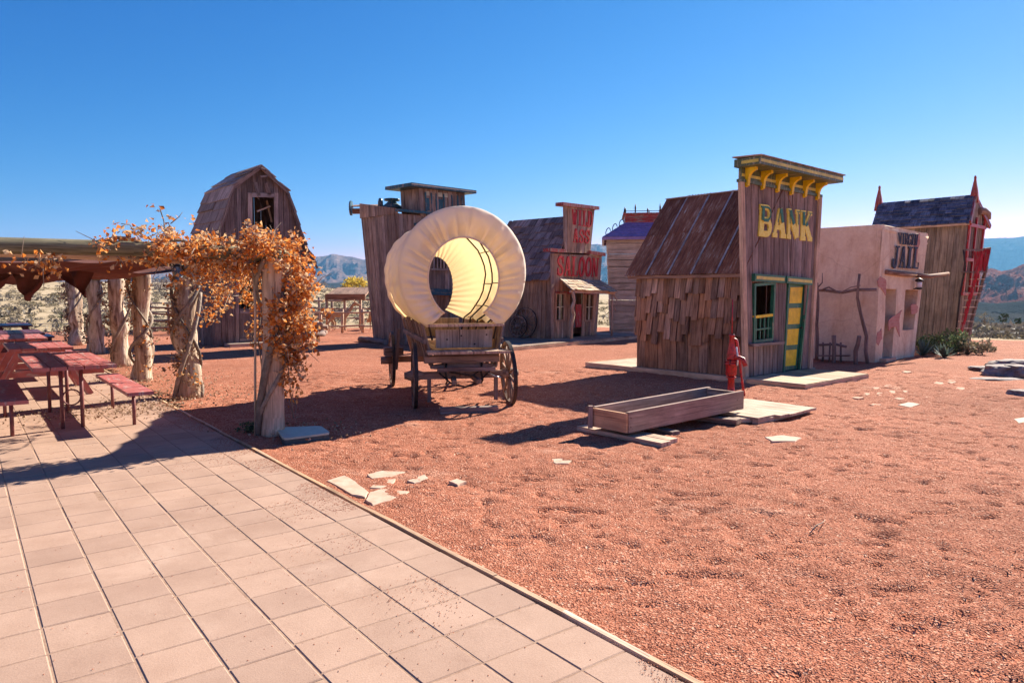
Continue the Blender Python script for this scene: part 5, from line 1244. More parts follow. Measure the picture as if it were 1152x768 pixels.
# bonnet
RH, ZC, T0 = .893, 1.89, R(147); CY0, CLN = -.12, 2.62
def outer(th, s):
    sag = .035*abs(math.sin(math.pi*4*s))**.8+.03*math.sin(math.pi*s)
    wr = (.008*math.sin(th*5+s*7)+.006*math.sin(th*23+s*15+1))*min(1, s*5+.12)
    r = RH-sag+wr; bott = max(0, (abs(th)-R(100))/R(47)); 
    return Vector((r*math.sin(th)*(1+.04*bott), CY0+CLN*s+(.05*math.sin(th*3) if 0 < s < 1 else 0)*.3, ZC+r*math.cos(th)-.02*bott+.02*math.sin(s*20)*bott))
def inner(th, far):
    if far: return Vector((.30*math.sin(th), CY0+CLN+.07, 1.72+.50*math.cos(th)))
    return Vector((.495*math.sin(th), CY0-.03, 1.79+.565*math.cos(th)))
NT, NS, NQ = 150, 44, 12
mb = MB(); rows = []
for q in range(NQ, 0, -1):
    f = q/NQ; rw = []
    for i in range(NT+1):
        th = -T0+2*T0*i/NT; p = lp(outer(th, 0), inner(th, 0), f)
        wv = math.sin(th*46+noise.noise(Vector((th*3, 0, 0)))*9)*.032*f**.7*(1.08-f)**.3+math.sin(th*83+2)*.012*f+noise.noise(Vector((th*6, f*3, 3)))*.03*math.sin(math.pi*f)
        wv += noise.noise(Vector((th*30, f*2, 9)))*.02*f
        rw.append(p+Vector((0, -.07*math.sin(math.pi*min(f*1.15, 1))-wv, 0)))
    rows.append(rw)
for k in range(NS+1): rows.append([outer(-T0+2*T0*i/NT, k/NS) for i in range(NT+1)])
for q in range(1, NQ+1):
    f = q/NQ; rows.append([lp(outer(th, 1), inner(th, 1), f)+Vector((0, .05*math.sin(math.pi*f)+.014*math.sin(th*40)*f, 0)) for th in [-T0+2*T0*i/NT for i in range(NT+1)]])
for r_ in rows: mb.v += [tuple(p) for p in r_]
for a in range(len(rows)-1):
    for i in range(NT):
        k = a*(NT+1)+i; mb.f.append((k, k+1, k+NT+2, k+NT+1)); mb.sm.append(True); mb.uv += [(i*.03, a*.06), (i*.03+.03, a*.06), (i*.03+.03, a*.06+.06), (i*.03, a*.06+.06)]
L(mb, 'canvas_cover', 'canvas')
for k in range(5):
    s_ = (k)/4*.97+.015; mb = MB(); pts = [outer(-T0+2*T0*i/30, s_)*1 for i in range(31)]; c_ = Vector((0, 0, ZC))
    pts = [Vector((p.x*.965, p.y, ZC+(p.z-ZC)*.965)) for p in pts]
    pts = [Vector((pts[0].x*.9, pts[0].y, .95))]+pts+[Vector((pts[-1].x*.9, pts[-1].y, .95))]; mb.tube(pts, .014, 6); L(mb, 'hoop', 'iron')
for th in (R(62), R(100), R(128), R(-62), R(-100), R(0)):
    mb = MB(); mb.tube([Vector(((outer(th, s_/8)*1).x*.945, outer(th, s_/8).y, ZC+(outer(th, s_/8).z-ZC)*.945)) for s_ in range(9)], .009, 5); L(mb, 'stringer', 'iron')
mb = MB(); mb.tube([inner(-T0+2*T0*i/40, 0)+Vector((0, -.02, 0)) for i in range(41)], .012, 6); L(mb, 'drawstring', 'canvas')
mb = MB(); a, b2 = G(495, 466), G(560, 464); mb.beam(a+UP*.04, b2+UP*.04, .13, .10); tag(mb.obj('timber_block', 'barn wood'), 'dark timber lying on the gravel between the wagon front wheels', 'timber')

# ------------------------------------------------------------------ trough, planks, pump, lid
TO = Vector((1.25, 7.52, 0)); TU = Vector((.766, .643, 0)); TV = Vector((-.643, .766, 0))
def TP(u, v, z): return TO+TU*u+TV*v+UP*z
trg = thing('water_trough', 'long weathered plank trough resting on boards beside the red pump', 'trough', tuple(TO))
tz0, tz1, tz2 = .10, .325, .36; LN, WD = 2.2, .53
mb = MB(); mb.slab(TP(LN, 0, tz0+.03), TP(LN, 0, tz2), TP(0, 0, tz1), TP(0, 0, tz0), TV*.045); mb.obj('side_board', 'trough wood', trg)
mb = MB(); mb.slab(TP(0, WD, tz0), TP(0, WD, tz1), TP(LN, WD, tz2), TP(LN, WD, tz0+.03), -TV*.045); mb.obj('side_board', 'trough wood', trg)
mb = MB(); mb.slab(TP(-.035, WD-.03, tz0+.005), TP(-.035, WD-.03, tz1-.012), TP(-.035, .012, tz1-.012), TP(-.035, .012, tz0+.005), TU*.035); mb.obj('end_board', 'bounce lit trough wood', trg)
mb = MB(); mb.slab(TP(LN-.06, .05, tz0+.03), TP(LN-.06, .05, tz2-.01), TP(LN-.06, WD-.05, tz2-.01), TP(LN-.06, WD-.05, tz0+.03), -TU*.04); mb.obj('end_board', 'trough wood', trg)
mb = MB(); mb.slab(TP(0, .05, tz0+.04), TP(LN-.06, .05, tz0+.06), TP(LN-.06, WD-.05, tz0+.06), TP(0, WD-.05, tz0+.04), UP*-.03); mb.obj('bottom_board', 'wagon wood', trg)  # darker wood paints the shade inside the trough
mb = MB(); mb.beam(TP(-.06, WD-.02, .09), TP(-.06, WD-.02, tz1+.015), .05, .05); mb.obj('corner_post', 'trough wood', trg)
mb = MB(); 
for u in (.03, 2.05):
    for v in (.06, .16): mb.tube([TP(u, -.004, tz0+v), TP(u, .004, tz0+v)], .006, 6)
mb.obj('nail', 'iron', trg)
def plank(u0, v0, u1, v1, w, z, th, mat, label, parent=None):
    mb = MB(); mb.beam(TP(u0, v0, z), TP(u1, v1, z+random.uniform(-.004, .004)), w, th); return tag(mb.obj('plank', mat, parent), label, 'plank', 'loose planks around the trough')
plank(.10, .80, .10, -.42, .16, .035, .05, 'tan wood', 'outermost of the two long planks under the left end of the trough')
plank(.27, .62, .27, -.38, .14, .035, .045, 'tan wood', 'second plank under the left end of the trough, farther in')
plank(.75, .5, .66, -.12, .12, .03, .045, 'barn wood', 'short dark plank poking out under the middle of the trough')
plank(1.6, .4, 1.75, -.22, .16, .05, .06, 'wagon wood', 'dark tilted plank under the right end of the trough')
plank(1.85, -.1, 2.3, -.32, .11, .04, .05, 'tan wood', 'stubby plank in front of the plank platform')
pf_ = thing('plank_platform', 'pale plank platform on the gravel right of the trough', 'platform', tuple(TP(2.6, .1, 0)))
u = 1.98
for k in range(7):
    w = .185; v0 = -.42+random.uniform(-.03, .03)+(.1 if k < 2 else 0); mb = MB()
    mb.slab(TP(u, v0, .085), TP(u+w-.006, v0, .085), TP(u+w-.006, .62, .088), TP(u, .62, .088), UP*-.03); mb.obj('board', 'pale wood', pf_); u += w
mb = MB(); mb.beam(TP(1.98, -.3, .03), TP(3.25, -.3, .03), .08, .05); mb.beam(TP(1.98, .5, .03), TP(3.25, .5, .03), .08, .05); mb.obj('batten', 'tan wood', pf_)
pm = G(822, 447); pmp = thing('hand_pump', 'red cast iron hand pump standing behind the trough', 'pump', tuple(pm))
mb = MB(); mb.lathe(pm+Vector((0, 0, .0)), [(.11, 0), (.11, .015), (.055, .03), (.05, .3), (.075, .305), (.075, .32)], 14); mb.obj('stand_pipe', 'pump red', pmp)
mb = MB(); mb.lathe(pm, [(.05, .32), (.078, .35), (.085, .37), (.085, .50), (.10, .51), (.10, .53), (.085, .535), (.085, .55), (.10, .555), (.10, .57)], 14); mb.obj('cylinder', 'pump red', pmp)
mb = MB(); mb.lathe(pm, [(.07, .57), (.075, .6), (.065, .7), (.06, .74), (.045, .8), (.035, .93), (.045, .94), (.045, .96), (.02, .97)], 14); mb.tube([pm+UP*.6+TU*.02, pm-TV*.1+UP*.62, pm-TV*.2+UP*.60, pm-TV*.24+UP*.5], [.045, .04, .035, .035], 10); mb.obj('spout_head', 'pump red', pmp)
mb = MB()
for k in range(6): a = k*1.047; mb.tube([pm+Vector((math.cos(a)*.092, math.sin(a)*.092, .50)), pm+Vector((math.cos(a)*.092, math.sin(a)*.092, .585))], .009, 6)
mb.obj('flange_bolt', 'iron', pmp)
mb = MB(); mb.tube([pm+UP*.95, pm+UP*1.5+Vector((.0, 0, 0))], .009, 6); mb.obj('pump_rod', 'pump red', pmp)
mb = MB(); mb.tube([pm+UP*.92+Vector((-.01, 0, 0)), pm+Vector((.07, 0, .88)), pm+Vector((.13, .02, .6)), pm+Vector((.17, .03, .3)), pm+Vector((.22, .03, .0))], [.02, .022, .018, .016, .02], 7); mb.obj('handle', 'pump red', pmp)
mb = MB(); mb.tube([pm+Vector((.04, -.1, .78)), pm+Vector((.07, -.1, .6)), pm+Vector((.06, -.1, .5))], .012, 6); mb.obj('pivot_link', 'white enamel', pmp)
lid = thing('valve_box', 'grey green plastic valve box lid on the gravel at the front post', 'valve box', tuple(G(341, 492)))
a, b2, c_, d_ = G(319, 498, .03), G(372, 491, .03), G(361, 483, .03), G(310, 485, .03)
def rrect(a, b2, c_, d_, t=.12):
    q = [a, b2, c_, d_]; out = []
    for i, p in enumerate(q):
        pr, nx = q[i-1], q[(i+1) % 4]; A, B = lp(p, pr, t), lp(p, nx, t)
        out += [A, lp(lp(A, p, .55), lp(p, B, .45), .5), B]
    return out
mb = MB(); pts = rrect(a, b2, c_, d_); mb.extr([p+UP*.045 for p in pts], None, UP*-.02); mb.obj('lid', 'lid green', lid)
cen = sum(pts, Vector())/len(pts); mb = MB(); mb.extr([lp(p, cen, .02)+UP*.024 for p in pts], None, UP*-.07); mb.obj('box_body', 'lid side', lid)
mb = MB(); mb.tube([G(911, 603)+UP*.02, G(918, 599)+UP*.05, G(925, 594)+UP*.04, G(928, 588)+UP*.02], [.004, .004, .003, .002], 5); tag(mb.obj('twig', 'bare twig'), 'thin pale twig lying on the open gravel', 'twig')

# ------------------------------------------------------------------ pergola
posts = [G(307, 490), G(212, 447), G(160, 428), G(138, 412), G(108, 398), G(87, 388)]
pg = thing('pergola', 'rustic pergola of peeled tree trunk posts and rough beams along the patio edge', 'pergola', tuple(posts[0]))
tops = []
for i, p in enumerate(posts):
    r = [.125, .165, .15, .17, .16, .19][i]; n = 16; H = 2.0; pts = []; rad = []
    lean = Vector((random.uniform(-.05, .05), random.uniform(-.05, .05), 0)) if i else Vector((.03, 0, 0))
    for k in range(n+1):
        z = H*k/n-.03; w = Vector((noise.noise(Vector((i*7, z*1.3, 0))), noise.noise(Vector((i*7, z*1.3, 5))), 0))*(.09 if i else .02)
        pts.append(p+UP*z+w*min(1, z*2)+lean*z); rad.append(r*(1.25-.3*min(z/.5, 1)+.32*noise.noise(Vector((i*3, z*2.6, 9)))) if i else r*(1.02+.05*noise.noise(Vector((0, z*2, 2)))+.12*max(0, .25-z)))
    mb = MB(); mb.tube(pts, rad, 18, bumpy=.42 if i else .08, sc=1.8); mb.obj('post', 'peeled trunk' if i else 'tan wood', pg); tops.append(pts[-1])
LW = 5.2
lposts = [posts[0]-KN*LW, posts[2]-KN*LW, posts[4]-KN*LW]
for p in lposts: mb = MB(); mb.tube([p+UP*z for z in (0, .7, 1.4, 1.97)], [.17, .14, .14, .13], 12, bumpy=.2); mb.obj('post', 'peeled trunk', pg)
def rafter(a, b2, w, h, mat='beam wood', name='rafter'):
    mb = MB(); n = 7; pts = [lp(a, b2, i/n)+Vector((0, 0, noise.noise(lp(a, b2, i/n)*.9)*.035)) for i in range(n+1)]
    mb.tube(pts, [w*(1+.12*noise.noise(p*2)) for p in pts], 9, bumpy=.18); return mb.obj(name, mat, pg)
zt = 2.02
rafter(posts[0]+KN*.28+UP*zt, posts[0]-KN*5.4+UP*(zt+.0), .075, .12, name='front_beam')
rafter(posts[0]+KN*.2+KD*.2+UP*(zt-.1), posts[0]-KN*5.2+KD*.2+UP*(zt-.02), .035, .05, 'tan wood')
for i, p in enumerate(posts[1:]): rafter(p+KN*.3+UP*(zt+.03), p-KN*5.3+UP*(zt+.03), .06, .1)
rafter(posts[0]+KD*.9+KN*.1+UP*(zt+.02), posts[0]+KD*.9-KN*5+UP*(zt-.02), .045, .08, 'pale wood')
for a, b2 in zip(posts[:-1], posts[1:]): rafter(a+UP*(zt-.04), b2+UP*(zt-.04), .07, .1, name='plate_beam')
rafter(lposts[0]+UP*(zt-.06), lposts[2]+UP*(zt-.06), .07, .1, name='plate_beam')
mb = MB(); q0 = posts[0]+Vector((-.16, -.06, 0)); mb.tube([q0+UP*.0+Vector((-.015, 0, 0)), q0+UP*.7, q0+UP*1.4+Vector((.02, 0, 0)), q0+UP*2.0+Vector((.0, 0, 0))], .014, 6); mb.obj('conduit', 'pale wood', pg)
# shade cloths slung under the rafters
def cloth(name, label, P00, P10, P11, P01, sag, seed, nu=26, nv=26, fold=.05):
    mb = MB(); c = [Vector(p) for p in (P00, P10, P11, P01)]
    for j in range(nv+1):
        for i in range(nu+1):
            s_, t = i/nu, j/nv; p = bil(c, s_, t)
            z = -sag*math.sin(math.pi*s_)*(.6+.4*math.sin(math.pi*t))-fold*math.sin(s_*9+t*21+seed)*.5-fold*noise.noise(Vector((s_*5, t*6, seed)))*1.4
            mb.v.append((p.x, p.y, p.z+z))
    for j in range(nv):
        for i in range(nu): k = j*(nu+1)+i; mb.f.append((k, k+1, k+nu+2, k+nu+1)); mb.sm.append(True); mb.uv += [(0, 0)]*4
    return tag(mb.obj(name, 'shade cloth'), label, 'shade cloth', 'brown cloths under the pergola')
def KP(s_, d, z): p = posts[0]+KD*s_+KN*d; return Vector((p.x, p.y, z))
cloth('shade_cloth', 'brown shade cloth sagging between the front pergola rafters', KP(.6, -5, 1.97), KP(.6, -.9, 1.98), KP(3.4, -.5, 1.98), KP(3.4, -5, 1.98), .10, 1, fold=.08)
cloth('shade_cloth', 'brown shade cloth bunched along the tops of the middle posts', KP(3.5, -5, 1.98), KP(3.4, -.1, 1.97), KP(7.6, -.2, 1.98), KP(7.4, -5, 1.97), .16, 5, fold=.08)
cloth('shade_cloth', 'brown shade cloth under the far end of the pergola', KP(7.8, -5, 1.98), KP(7.8, -.3, 1.98), KP(14, -.3, 1.98), KP(14, -5, 1.98), .2, 8, fold=.08)
def flap(label, px, Y, seed):
    pts = [P(x, y, Y) for x, y in px]; mb = MB(); n = 10
    for j in range(n+1):
        a, b2 = lp(pts[0], pts[2], j/n), lp(pts[1], pts[2], j/n)
        for i in range(n+1): p = lp(a, b2, i/n); mb.v.append((p.x, p.y+.05*math.sin(i*.9+j*.5+seed)+.06*noise.noise(Vector((i*.3, j*.3, seed))), p.z+.012*math.sin(i*1.3+seed)))
    for j in range(n):
        for i in range(n): k = j*(n+1)+i; mb.f.append((k, k+1, k+n+2, k+n+1)); mb.sm.append(True); mb.uv += [(0, 0)]*4
    tag(mb.obj('cloth_flap', 'shade cloth'), label, 'cloth flap', 'brown cloths under the pergola')
flap('pointed brown cloth corner hanging low at the left of the pergola', [(10, 309), (62, 306), (31, 338)], 8.6, 1)
flap('dark bunched cloth corner hanging just left of the far posts', [(55, 300), (104, 300), (96, 334)], 9.6, 4)
flap('short brown cloth corner at the far left edge', [(-20, 300), (22, 306), (-4, 326)], 8.6, 7)
# lantern on second post
lq = P(201, 306, posts[1].y-.25)
l2 = thing('hanging_lantern', 'small blue grey lantern hanging on the second pergola post', 'lantern', tuple(lq))
mb = MB(); mb.lathe(lq-UP*.12, [(.05, 0), (.055, .02), (.045, .03), (.06, .09), (.06, .13), (.045, .19), (.05, .2)], 10); mb.obj('lamp_glass', 'lantern blue', l2)
mb = MB(); mb.lathe(lq+UP*.08, [(.07, 0), (.03, .05), (.015, .07)], 10); mb.tube([lq+UP*.14, lq+UP*.24+Vector((.05, .1, 0)), lq+UP*.3+Vector((.1, .2, 0))], .008, 5); mb.obj('lamp_cap', 'iron', l2)

# vines : stems and leaves
def vine(label, blobs, stems, leafm, size, mat2=None):
    "blobs: (centre, rx, ry, rz, n)"
    c0 = blobs[0][0]; v = thing('vine', label, 'vine', (c0.x, c0.y, 0), group='dry vines on the pergola')
    for ml, frac in ((leafm, 1.0 if mat2 is None else .7), (mat2, .3)):
        if ml is None: continue
        mb = MB()
        for c_, rx, ry, rz_, n in blobs:
            cl = [Vector((random.gauss(0, rx*.5), random.gauss(0, ry*.5), random.gauss(0, rz_*.5))) for _ in range(max(4, n//14))]
            for k in range(int(n*frac*1.0)):
                q = random.choice(cl); p = c_+q+Vector((random.gauss(0, .045), random.gauss(0, .045), random.gauss(0, .05)))
                mb.leaf(p, random.uniform(*size))
        mb.obj('leaves', ml, v)
    mb = MB()
    for s_ in stems: mb.tube(s_[0], s_[1], 5, bumpy=.2)
    for c_, rx, ry, rz_, n in blobs:
        for k in range(max(3, n//24)):
            a = c_+Vector((random.gauss(0, rx*.35), random.gauss(0, ry*.35), random.gauss(0, rz_*.35))); b2 = a+Vector((random.gauss(0, .1), random.gauss(0, .1), random.gauss(0, .11)))
            mb.tube([a, lp(a, b2, .5)+Vector((random.gauss(0, .03), 0, random.gauss(0, .04))), b2], [.006, .004, .002], 4)
    mb.obj('stems', 'bare twig', v); return v
Yf = posts[0].y
B = lambda x, y, Y, rx, ry, rz_, n: (P(x, y, Y), rx, ry, rz_, n)
def wind(p, r, z0, z1, turns, ph, rad):
    n = 24; return ([p+Vector((math.cos(ph+turns*6.28*k/n)*r, math.sin(ph+turns*6.28*k/n)*r, z0+(z1-z0)*k/n)) for k in range(n+1)], rad)
vine('orange leaved vine cascading down the right side of the front post', [B(330, 300, Yf, .15, .2, .28, 420), B(338, 330, Yf+.1, .17, .2, .28, 520), B(322, 352, Yf-.05, .16, .2, .26, 460), B(340, 365, Yf, .12, .15, .22, 340), B(318, 388, Yf, .16, .15, .25, 420), B(330, 405, Yf-.05, .10, .12, .18, 240), B(312, 370, Yf-.2, .12, .08, .3, 200), B(320, 422, Yf, .06, .08, .16, 50), B(327, 450, Yf+.1, .06, .06, .14, 22)],
     [wind(posts[0], .14, 0, 1.95, 1.3, 2.8, .025), wind(posts[0], .15, 0, 1.9, .5, 3.4, .04), ([P(325, 300, Yf), P(345, 340, Yf), P(320, 375, Yf), P(326, 430, Yf), P(330, 470, Yf+.2)], .006)], 'autumn leaf', (.035, .065))
def beamat(x, dz=0, back=0):
    # point on the front beam at photograph column x
    r = (x-576)/800.; t = (posts[0].x-r*posts[0].y)/(KN.x-r*KN.y); p = posts[0]-KN*t; return Vector((p.x+KD.x*back, p.y+KD.y*back, zt+dz))
bl = []
for x, dz, rz_, n in ((112, .05, .10, 60), (150, .1, .12, 110), (178, .08, .16, 190), (195, .12, .15, 220), (215, .02, .18, 240), (236, .08, .15, 260), (255, .1, .15, 260), (275, .1, .15, 280), (295, .1, .16, 300), (313, .08, .18, 300), (190, .32, .10, 26), (182, .22, .1, 30), (285, .22, .12, 60), (40, -.14, .08, 60), (60, -.1, .07, 50), (235, -.08, .15, 180), (265, -.1, .16, 200), (215, -.22, .15, 120), (290, -.05, .12, 200), (175, -.06, .12, 120), (262, -.02, .1, 160), (312, -.05, .14, 180), (140, -.05, .08, 50)):
    bl.append((beamat(x, dz-.03, random.uniform(-.25, .3)), .15, .2, rz_*.85, n))
vine('orange leaved vine piled along the front beam', bl, [([beamat(x, .09+.04*math.sin(x*.1), .1) for x in range(120, 320, 15)], .02), ([beamat(x, -.09+.03*math.sin(x*.13), .15) for x in range(150, 310, 15)], .014), ([beamat(190, .1), beamat(188, .3), beamat(184, .42)], .006), ([beamat(130, .1), beamat(135, .2), beamat(150, .26)], .004), ([beamat(160, .1), beamat(150, .24), beamat(140, .25)], .004)], 'autumn leaf', (.03, .058))
vine('orange vine hanging between the first and second posts', [B(240, 305, 9.0, .2, .3, .22, 260), B(262, 312, 8.8, .18, .3, .25, 260), B(245, 335, 9.2, .2, .3, .2, 170), B(225, 300, 9.8, .2, .3, .25, 220), B(285, 300, 8.4, .12, .2, .22, 220), B(292, 335, 8.0, .12, .12, .25, 200), B(288, 372, 7.9, .08, .1, .12, 70), B(235, 356, 9.8, .15, .2, .12, 60)],
     [([P(262, 285, 8.6), P(266, 310, 8.7), P(250, 350, 9.2), P(268, 340, 8.9), P(285, 300, 8.4)], .007), ([P(288, 290, 8.0), P(296, 330, 7.9), P(290, 380, 7.9), P(297, 430, 7.9)], .008)], 'autumn leaf', (.03, .058))
p = posts[1]
vine('dry tangled vine wrapped round the second post', [(p+UP*z+Vector((random.uniform(-.12, .12), -.08, 0)), .14, .16, .22, n) for z, n in ((.2, 160), (.5, 170), (.8, 160), (1.1, 150), (1.4, 160), (1.7, 200), (1.95, 200))],
     [wind(p, .2, 0, 2, 1.2, 0, .03), wind(p, .19, 0, 1.9, -.9, 2, .025), wind(p, .21, 0, 1.6, .4, 4, .035)], 'dead leaf', (.03, .06), 'autumn leaf')
p = posts[2]
vine('dry brown vine clinging to the third post', [(p+UP*z+Vector((random.uniform(-.1, .1), -.08, 0)), .16, .14, .2, n) for z, n in ((.3, 90), (.7, 130), (1.1, 130), (1.5, 160), (1.8, 200))], [wind(p, .19, 0, 1.95, 1.6, 1, .03), wind(p, .18, 0, 1.9, -1, 3, .02)], 'dead leaf', (.03, .06), 'autumn leaf')
p = posts[3]
vine('dry dark vine on the left side of the fourth post', [(p+UP*z+Vector((-.15, -.1, 0)), .12, .14, .2, n) for z, n in ((.4, 110), (.9, 130), (1.3, 100), (1.7, 120))], [wind(p, .2, 0, 1.95, .8, 3, .03)], 'dead leaf', (.035, .065))
p = posts[4]
vine('dry vine on both sides of the fifth post', [(p+UP*z+Vector((s_*.2, -.05, 0)), .1, .14, .2, n) for z, n, s_ in ((.5, 80, -1), (1.0, 90, -1), (1.5, 80, 1), (1.8, 120, -1))], [wind(p, .19, 0, 1.95, 1.1, 1, .03)], 'dead leaf', (.04, .07))
p = posts[5]
vine('thick dry vine on the farthest post', [(p+UP*z+Vector((-.2, -.05, 0)), .14, .14, .25, n) for z, n in ((.4, 160), (.9, 180), (1.3, 140), (1.7, 160))], [wind(p, .2, 0, 1.95, 1.1, 1, .03)], 'dead leaf', (.04, .08))

# ------------------------------------------------------------------ picnic tables and benches
TRZ = math.atan2(KN.y, KN.x)
def steel_table(loc, label):
    t = thing('picnic_table', label, 'picnic table', loc, TRZ, 'picnic tables under the pergola')
    mb = MB(); W5 = .8/5
    tp = MB()
    for k in range(5): x = -.8+k*W5; tp = MB(); tp.slab((x+.005, 0, .76), (x+W5-.005, 0, .76), (x+W5-.005, 2.4, .76), (x+.005, 2.4, .76), (0, 0, -.04)); tp.obj('top_board', 'picnic paint', t, local=True)
    for y in (.5, 1.95):
        for x in (-.5, -.3): mb = MB(); mb.tube([(x, y, 0), (x, y, .72)], .021, 8); mb.obj('leg', 'maroon steel', t, local=True)
        mb = MB(); mb.beam((-.75, y, .705), (-.05, y, .705), .05, .03); mb.obj('cross_bar', 'maroon steel', t, local=True)
    mb = MB(); mb.beam((-.4, .5, .69), (-.4, 1.95, .69), .05, .03); mb.obj('cross_bar', 'maroon steel', t, local=True)
    mb = MB(); mb.tube([(-.4+.09*math.cos(R(a)), .5, .36+.09*math.sin(R(a))) for a in range(0, 361, 24)], .009, 6); mb.obj('tie_ring', 'maroon steel', t, local=True)
    return t
def bench(loc, label):
    t = thing('bench', label, 'bench', loc, TRZ, 'red benches beside the near picnic table')
    mb = MB(); mb.slab((0, 0, .44), (.27, 0, .44), (.27, 2.35, .44), (0, 2.35, .44), (0, 0, -.04)); mb.obj('seat', 'picnic paint', t, local=True)
    for y in (.45, 1.95): mb = MB(); mb.tube([(.135, y, 0), (.135, y, .40)], .02, 8); mb.obj('leg', 'maroon steel', t, local=True)
    return t
T1 = Vector((-4.48, 8.03, .03))
steel_table(tuple(T1), 'nearest red picnic table with thin steel legs and lit top')
bench(tuple(T1+KN*.07-KD*.15), 'red bench on the gravel side of the nearest picnic table')
bench(tuple(T1-KN*1.12-KD*.1), 'red bench at the left edge of the photo beside the nearest table')
def frame_table(loc, label, mat='picnic paint', rz=TRZ, Ln=1.8):
    t = thing('picnic_table', label, 'picnic table', loc, rz, 'picnic tables under the pergola')
    for k in range(5): x = -.8+k*.16; mb = MB(); mb.slab((x+.005, 0, .76), (x+.155, 0, .76), (x+.155, Ln, .76), (x+.005, Ln, .76), (0, 0, -.04)); mb.obj('top_board', mat, t, local=True)
    for x in (-1.25, .2): mb = MB(); mb.slab((x, 0, .45), (x+.26, 0, .45), (x+.26, Ln, .45), (x, Ln, .45), (0, 0, -.04)); mb.obj('seat', mat, t, local=True)
    for y in (.25, Ln-.25):
        for s_ in (-1, 1): mb = MB(); mb.beam((-.4+s_*.25, y, .71), (-.4+s_*.62, y, 0), .04, .1); mb.obj('leg', mat, t, local=True)
        mb = MB(); mb.beam((-1.22, y+.04, .37), (.42, y+.04, .37), .04, .1); mb.obj('cross_beam', mat, t, local=True)
    return t
frame_table((-6.55, 10.6, .03), 'red wooden A-frame picnic table just behind the nearest table')
frame_table((-8.3, 12.7, .03), 'red wooden picnic table third back from the camera')
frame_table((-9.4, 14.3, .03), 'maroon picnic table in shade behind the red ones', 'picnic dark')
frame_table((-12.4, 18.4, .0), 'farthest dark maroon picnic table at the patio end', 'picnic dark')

# ------------------------------------------------------------------ old wheels leaning on the saloon
def leaning_wheel(px, r, label, d):
    c_ = sF.at(px[0], px[1], d); t = thing('wagon_wheel', label, 'wheel', tuple(c_), 0, 'old wheels leaning on the saloon')
    rim = wheel_parts(t, r, (0, 0, 0), math.atan2(SN.y, SN.x)+math.pi/2+math.pi/2, 14); rim.rotation_euler = (0, R(-8), math.atan2(-SU.y, -SU.x))
leaning_wheel((590, 363), .50, 'large dark spoked wheel leaning on the left wall of the saloon', .16)
leaning_wheel((583, 367), .36, 'smaller dark wheel in front of the large one at the saloon', .30)

# ------------------------------------------------------------------ corral, animals and far things
def rail_fence(name, label, pxs, ytop, ybot, Y, zs, mat='brown wood', group='rail fences behind the yard', dy=0):
    t = thing(name, label, 'fence', tuple(P(pxs[0], ybot, Y).xy)+(0,), group=group)
    pts = [P(x, 370, Y+dy*i) for i, x in enumerate(pxs)]
    for p in pts: mb = MB(); mb.tube([Vector((p.x, p.y, -.1)), Vector((p.x+random.uniform(-.04, .04), p.y, max(zs)+.12))], .06, 7, bumpy=.2); mb.obj('post', mat, t)
    for z in zs:
        for a, b2 in zip(pts[:-1], pts[1:]): mb = MB(); mb.tube([Vector((a.x-.1, a.y-.06, z+random.uniform(-.04, .04))), Vector((b2.x+.1, b2.y-.06, z+random.uniform(-.04, .04)))], .04, 6, bumpy=.15); mb.obj('rail', mat, t)
rail_fence('rail_fence', 'log rail fence in front of the deer pen', [346, 361, 385, 408, 428], 0, 376, 28.3, (.28, .82), 'tan wood')
rail_fence('rail_fence', 'taller log fence behind the deer pen', [343, 360, 374, 388, 405, 424], 0, 372, 33, (.4, .85, 1.25), 'grey wood')
rail_fence('rail_fence', 'low brown rail fence seen between the pergola posts', [166, 190, 214, 236], 0, 372, 27.5, (.25, .5, .78, 1.0), 'brown wood')
rail_fence('rail_fence', 'long thin rail fence along the hillside foot behind the pergola', [110, 140, 170, 200], 0, 372, 34, (.3, .7, 1.1), 'grey wood')
rm = thing('pen_shelter', 'open brown roofed shelter on posts in the pen', 'shelter', tuple(P(388, 365, 31).xy)+(0,))
z0_ = P(388, 334, 31).z; z1_ = P(388, 325, 31).z
mb = MB(); A, B_ = P(366, 334, 30.2), P(411, 334, 30.2); mb.slab(A, B_, Vector((B_.x-.1, 32, z1_)), Vector((A.x+.1, 32, z1_)), UP*.08); mb.beam(Vector((A.x, 30.18, A.z)), Vector((B_.x, 30.18, B_.z)), .06, .25); mb.obj('roof', 'brown wood', rm)
for x in (368, 388, 406):
    p = P(x, 370, 30.4); mb = MB(); mb.tube([Vector((p.x, p.y, -.1)), Vector((p.x, p.y, z0_))], .055, 7, bumpy=.2); mb.obj('post', 'tan wood', rm)
def skin_animal(name, joints, edges, radii, mat, loc, rz, label, cat, group):
    me = bpy.data.meshes.new(name); me.from_pydata(joints, edges, []); me.update()
    o = bpy.data.objects.new(name, me); C.objects.link(o); md = o.modifiers.new('skin', 'SKIN')
    for i, r in enumerate(radii): me.skin_vertices[0].data[i].radius = r if isinstance(r, tuple) else (r, r); me.skin_vertices[0].data[i].use_root = (i == 0)
    sb_ = o.modifiers.new('sub', 'SUBSURF'); sb_.levels = sb_.render_levels = 2
    dg = bpy.context.evaluated_depsgraph_get(); m2 = bpy.data.meshes.new_from_object(o.evaluated_get(dg)); bpy.data.objects.remove(o)
    m2.materials.clear(); m2.materials.append(M[mat]); m2.name = name
    for p in m2.polygons: p.use_smooth = True
    o = bpy.data.objects.new(name, m2); C.objects.link(o); o.location = loc; o.rotation_euler = (0, 0, rz); tag(o, label, cat, group); return o
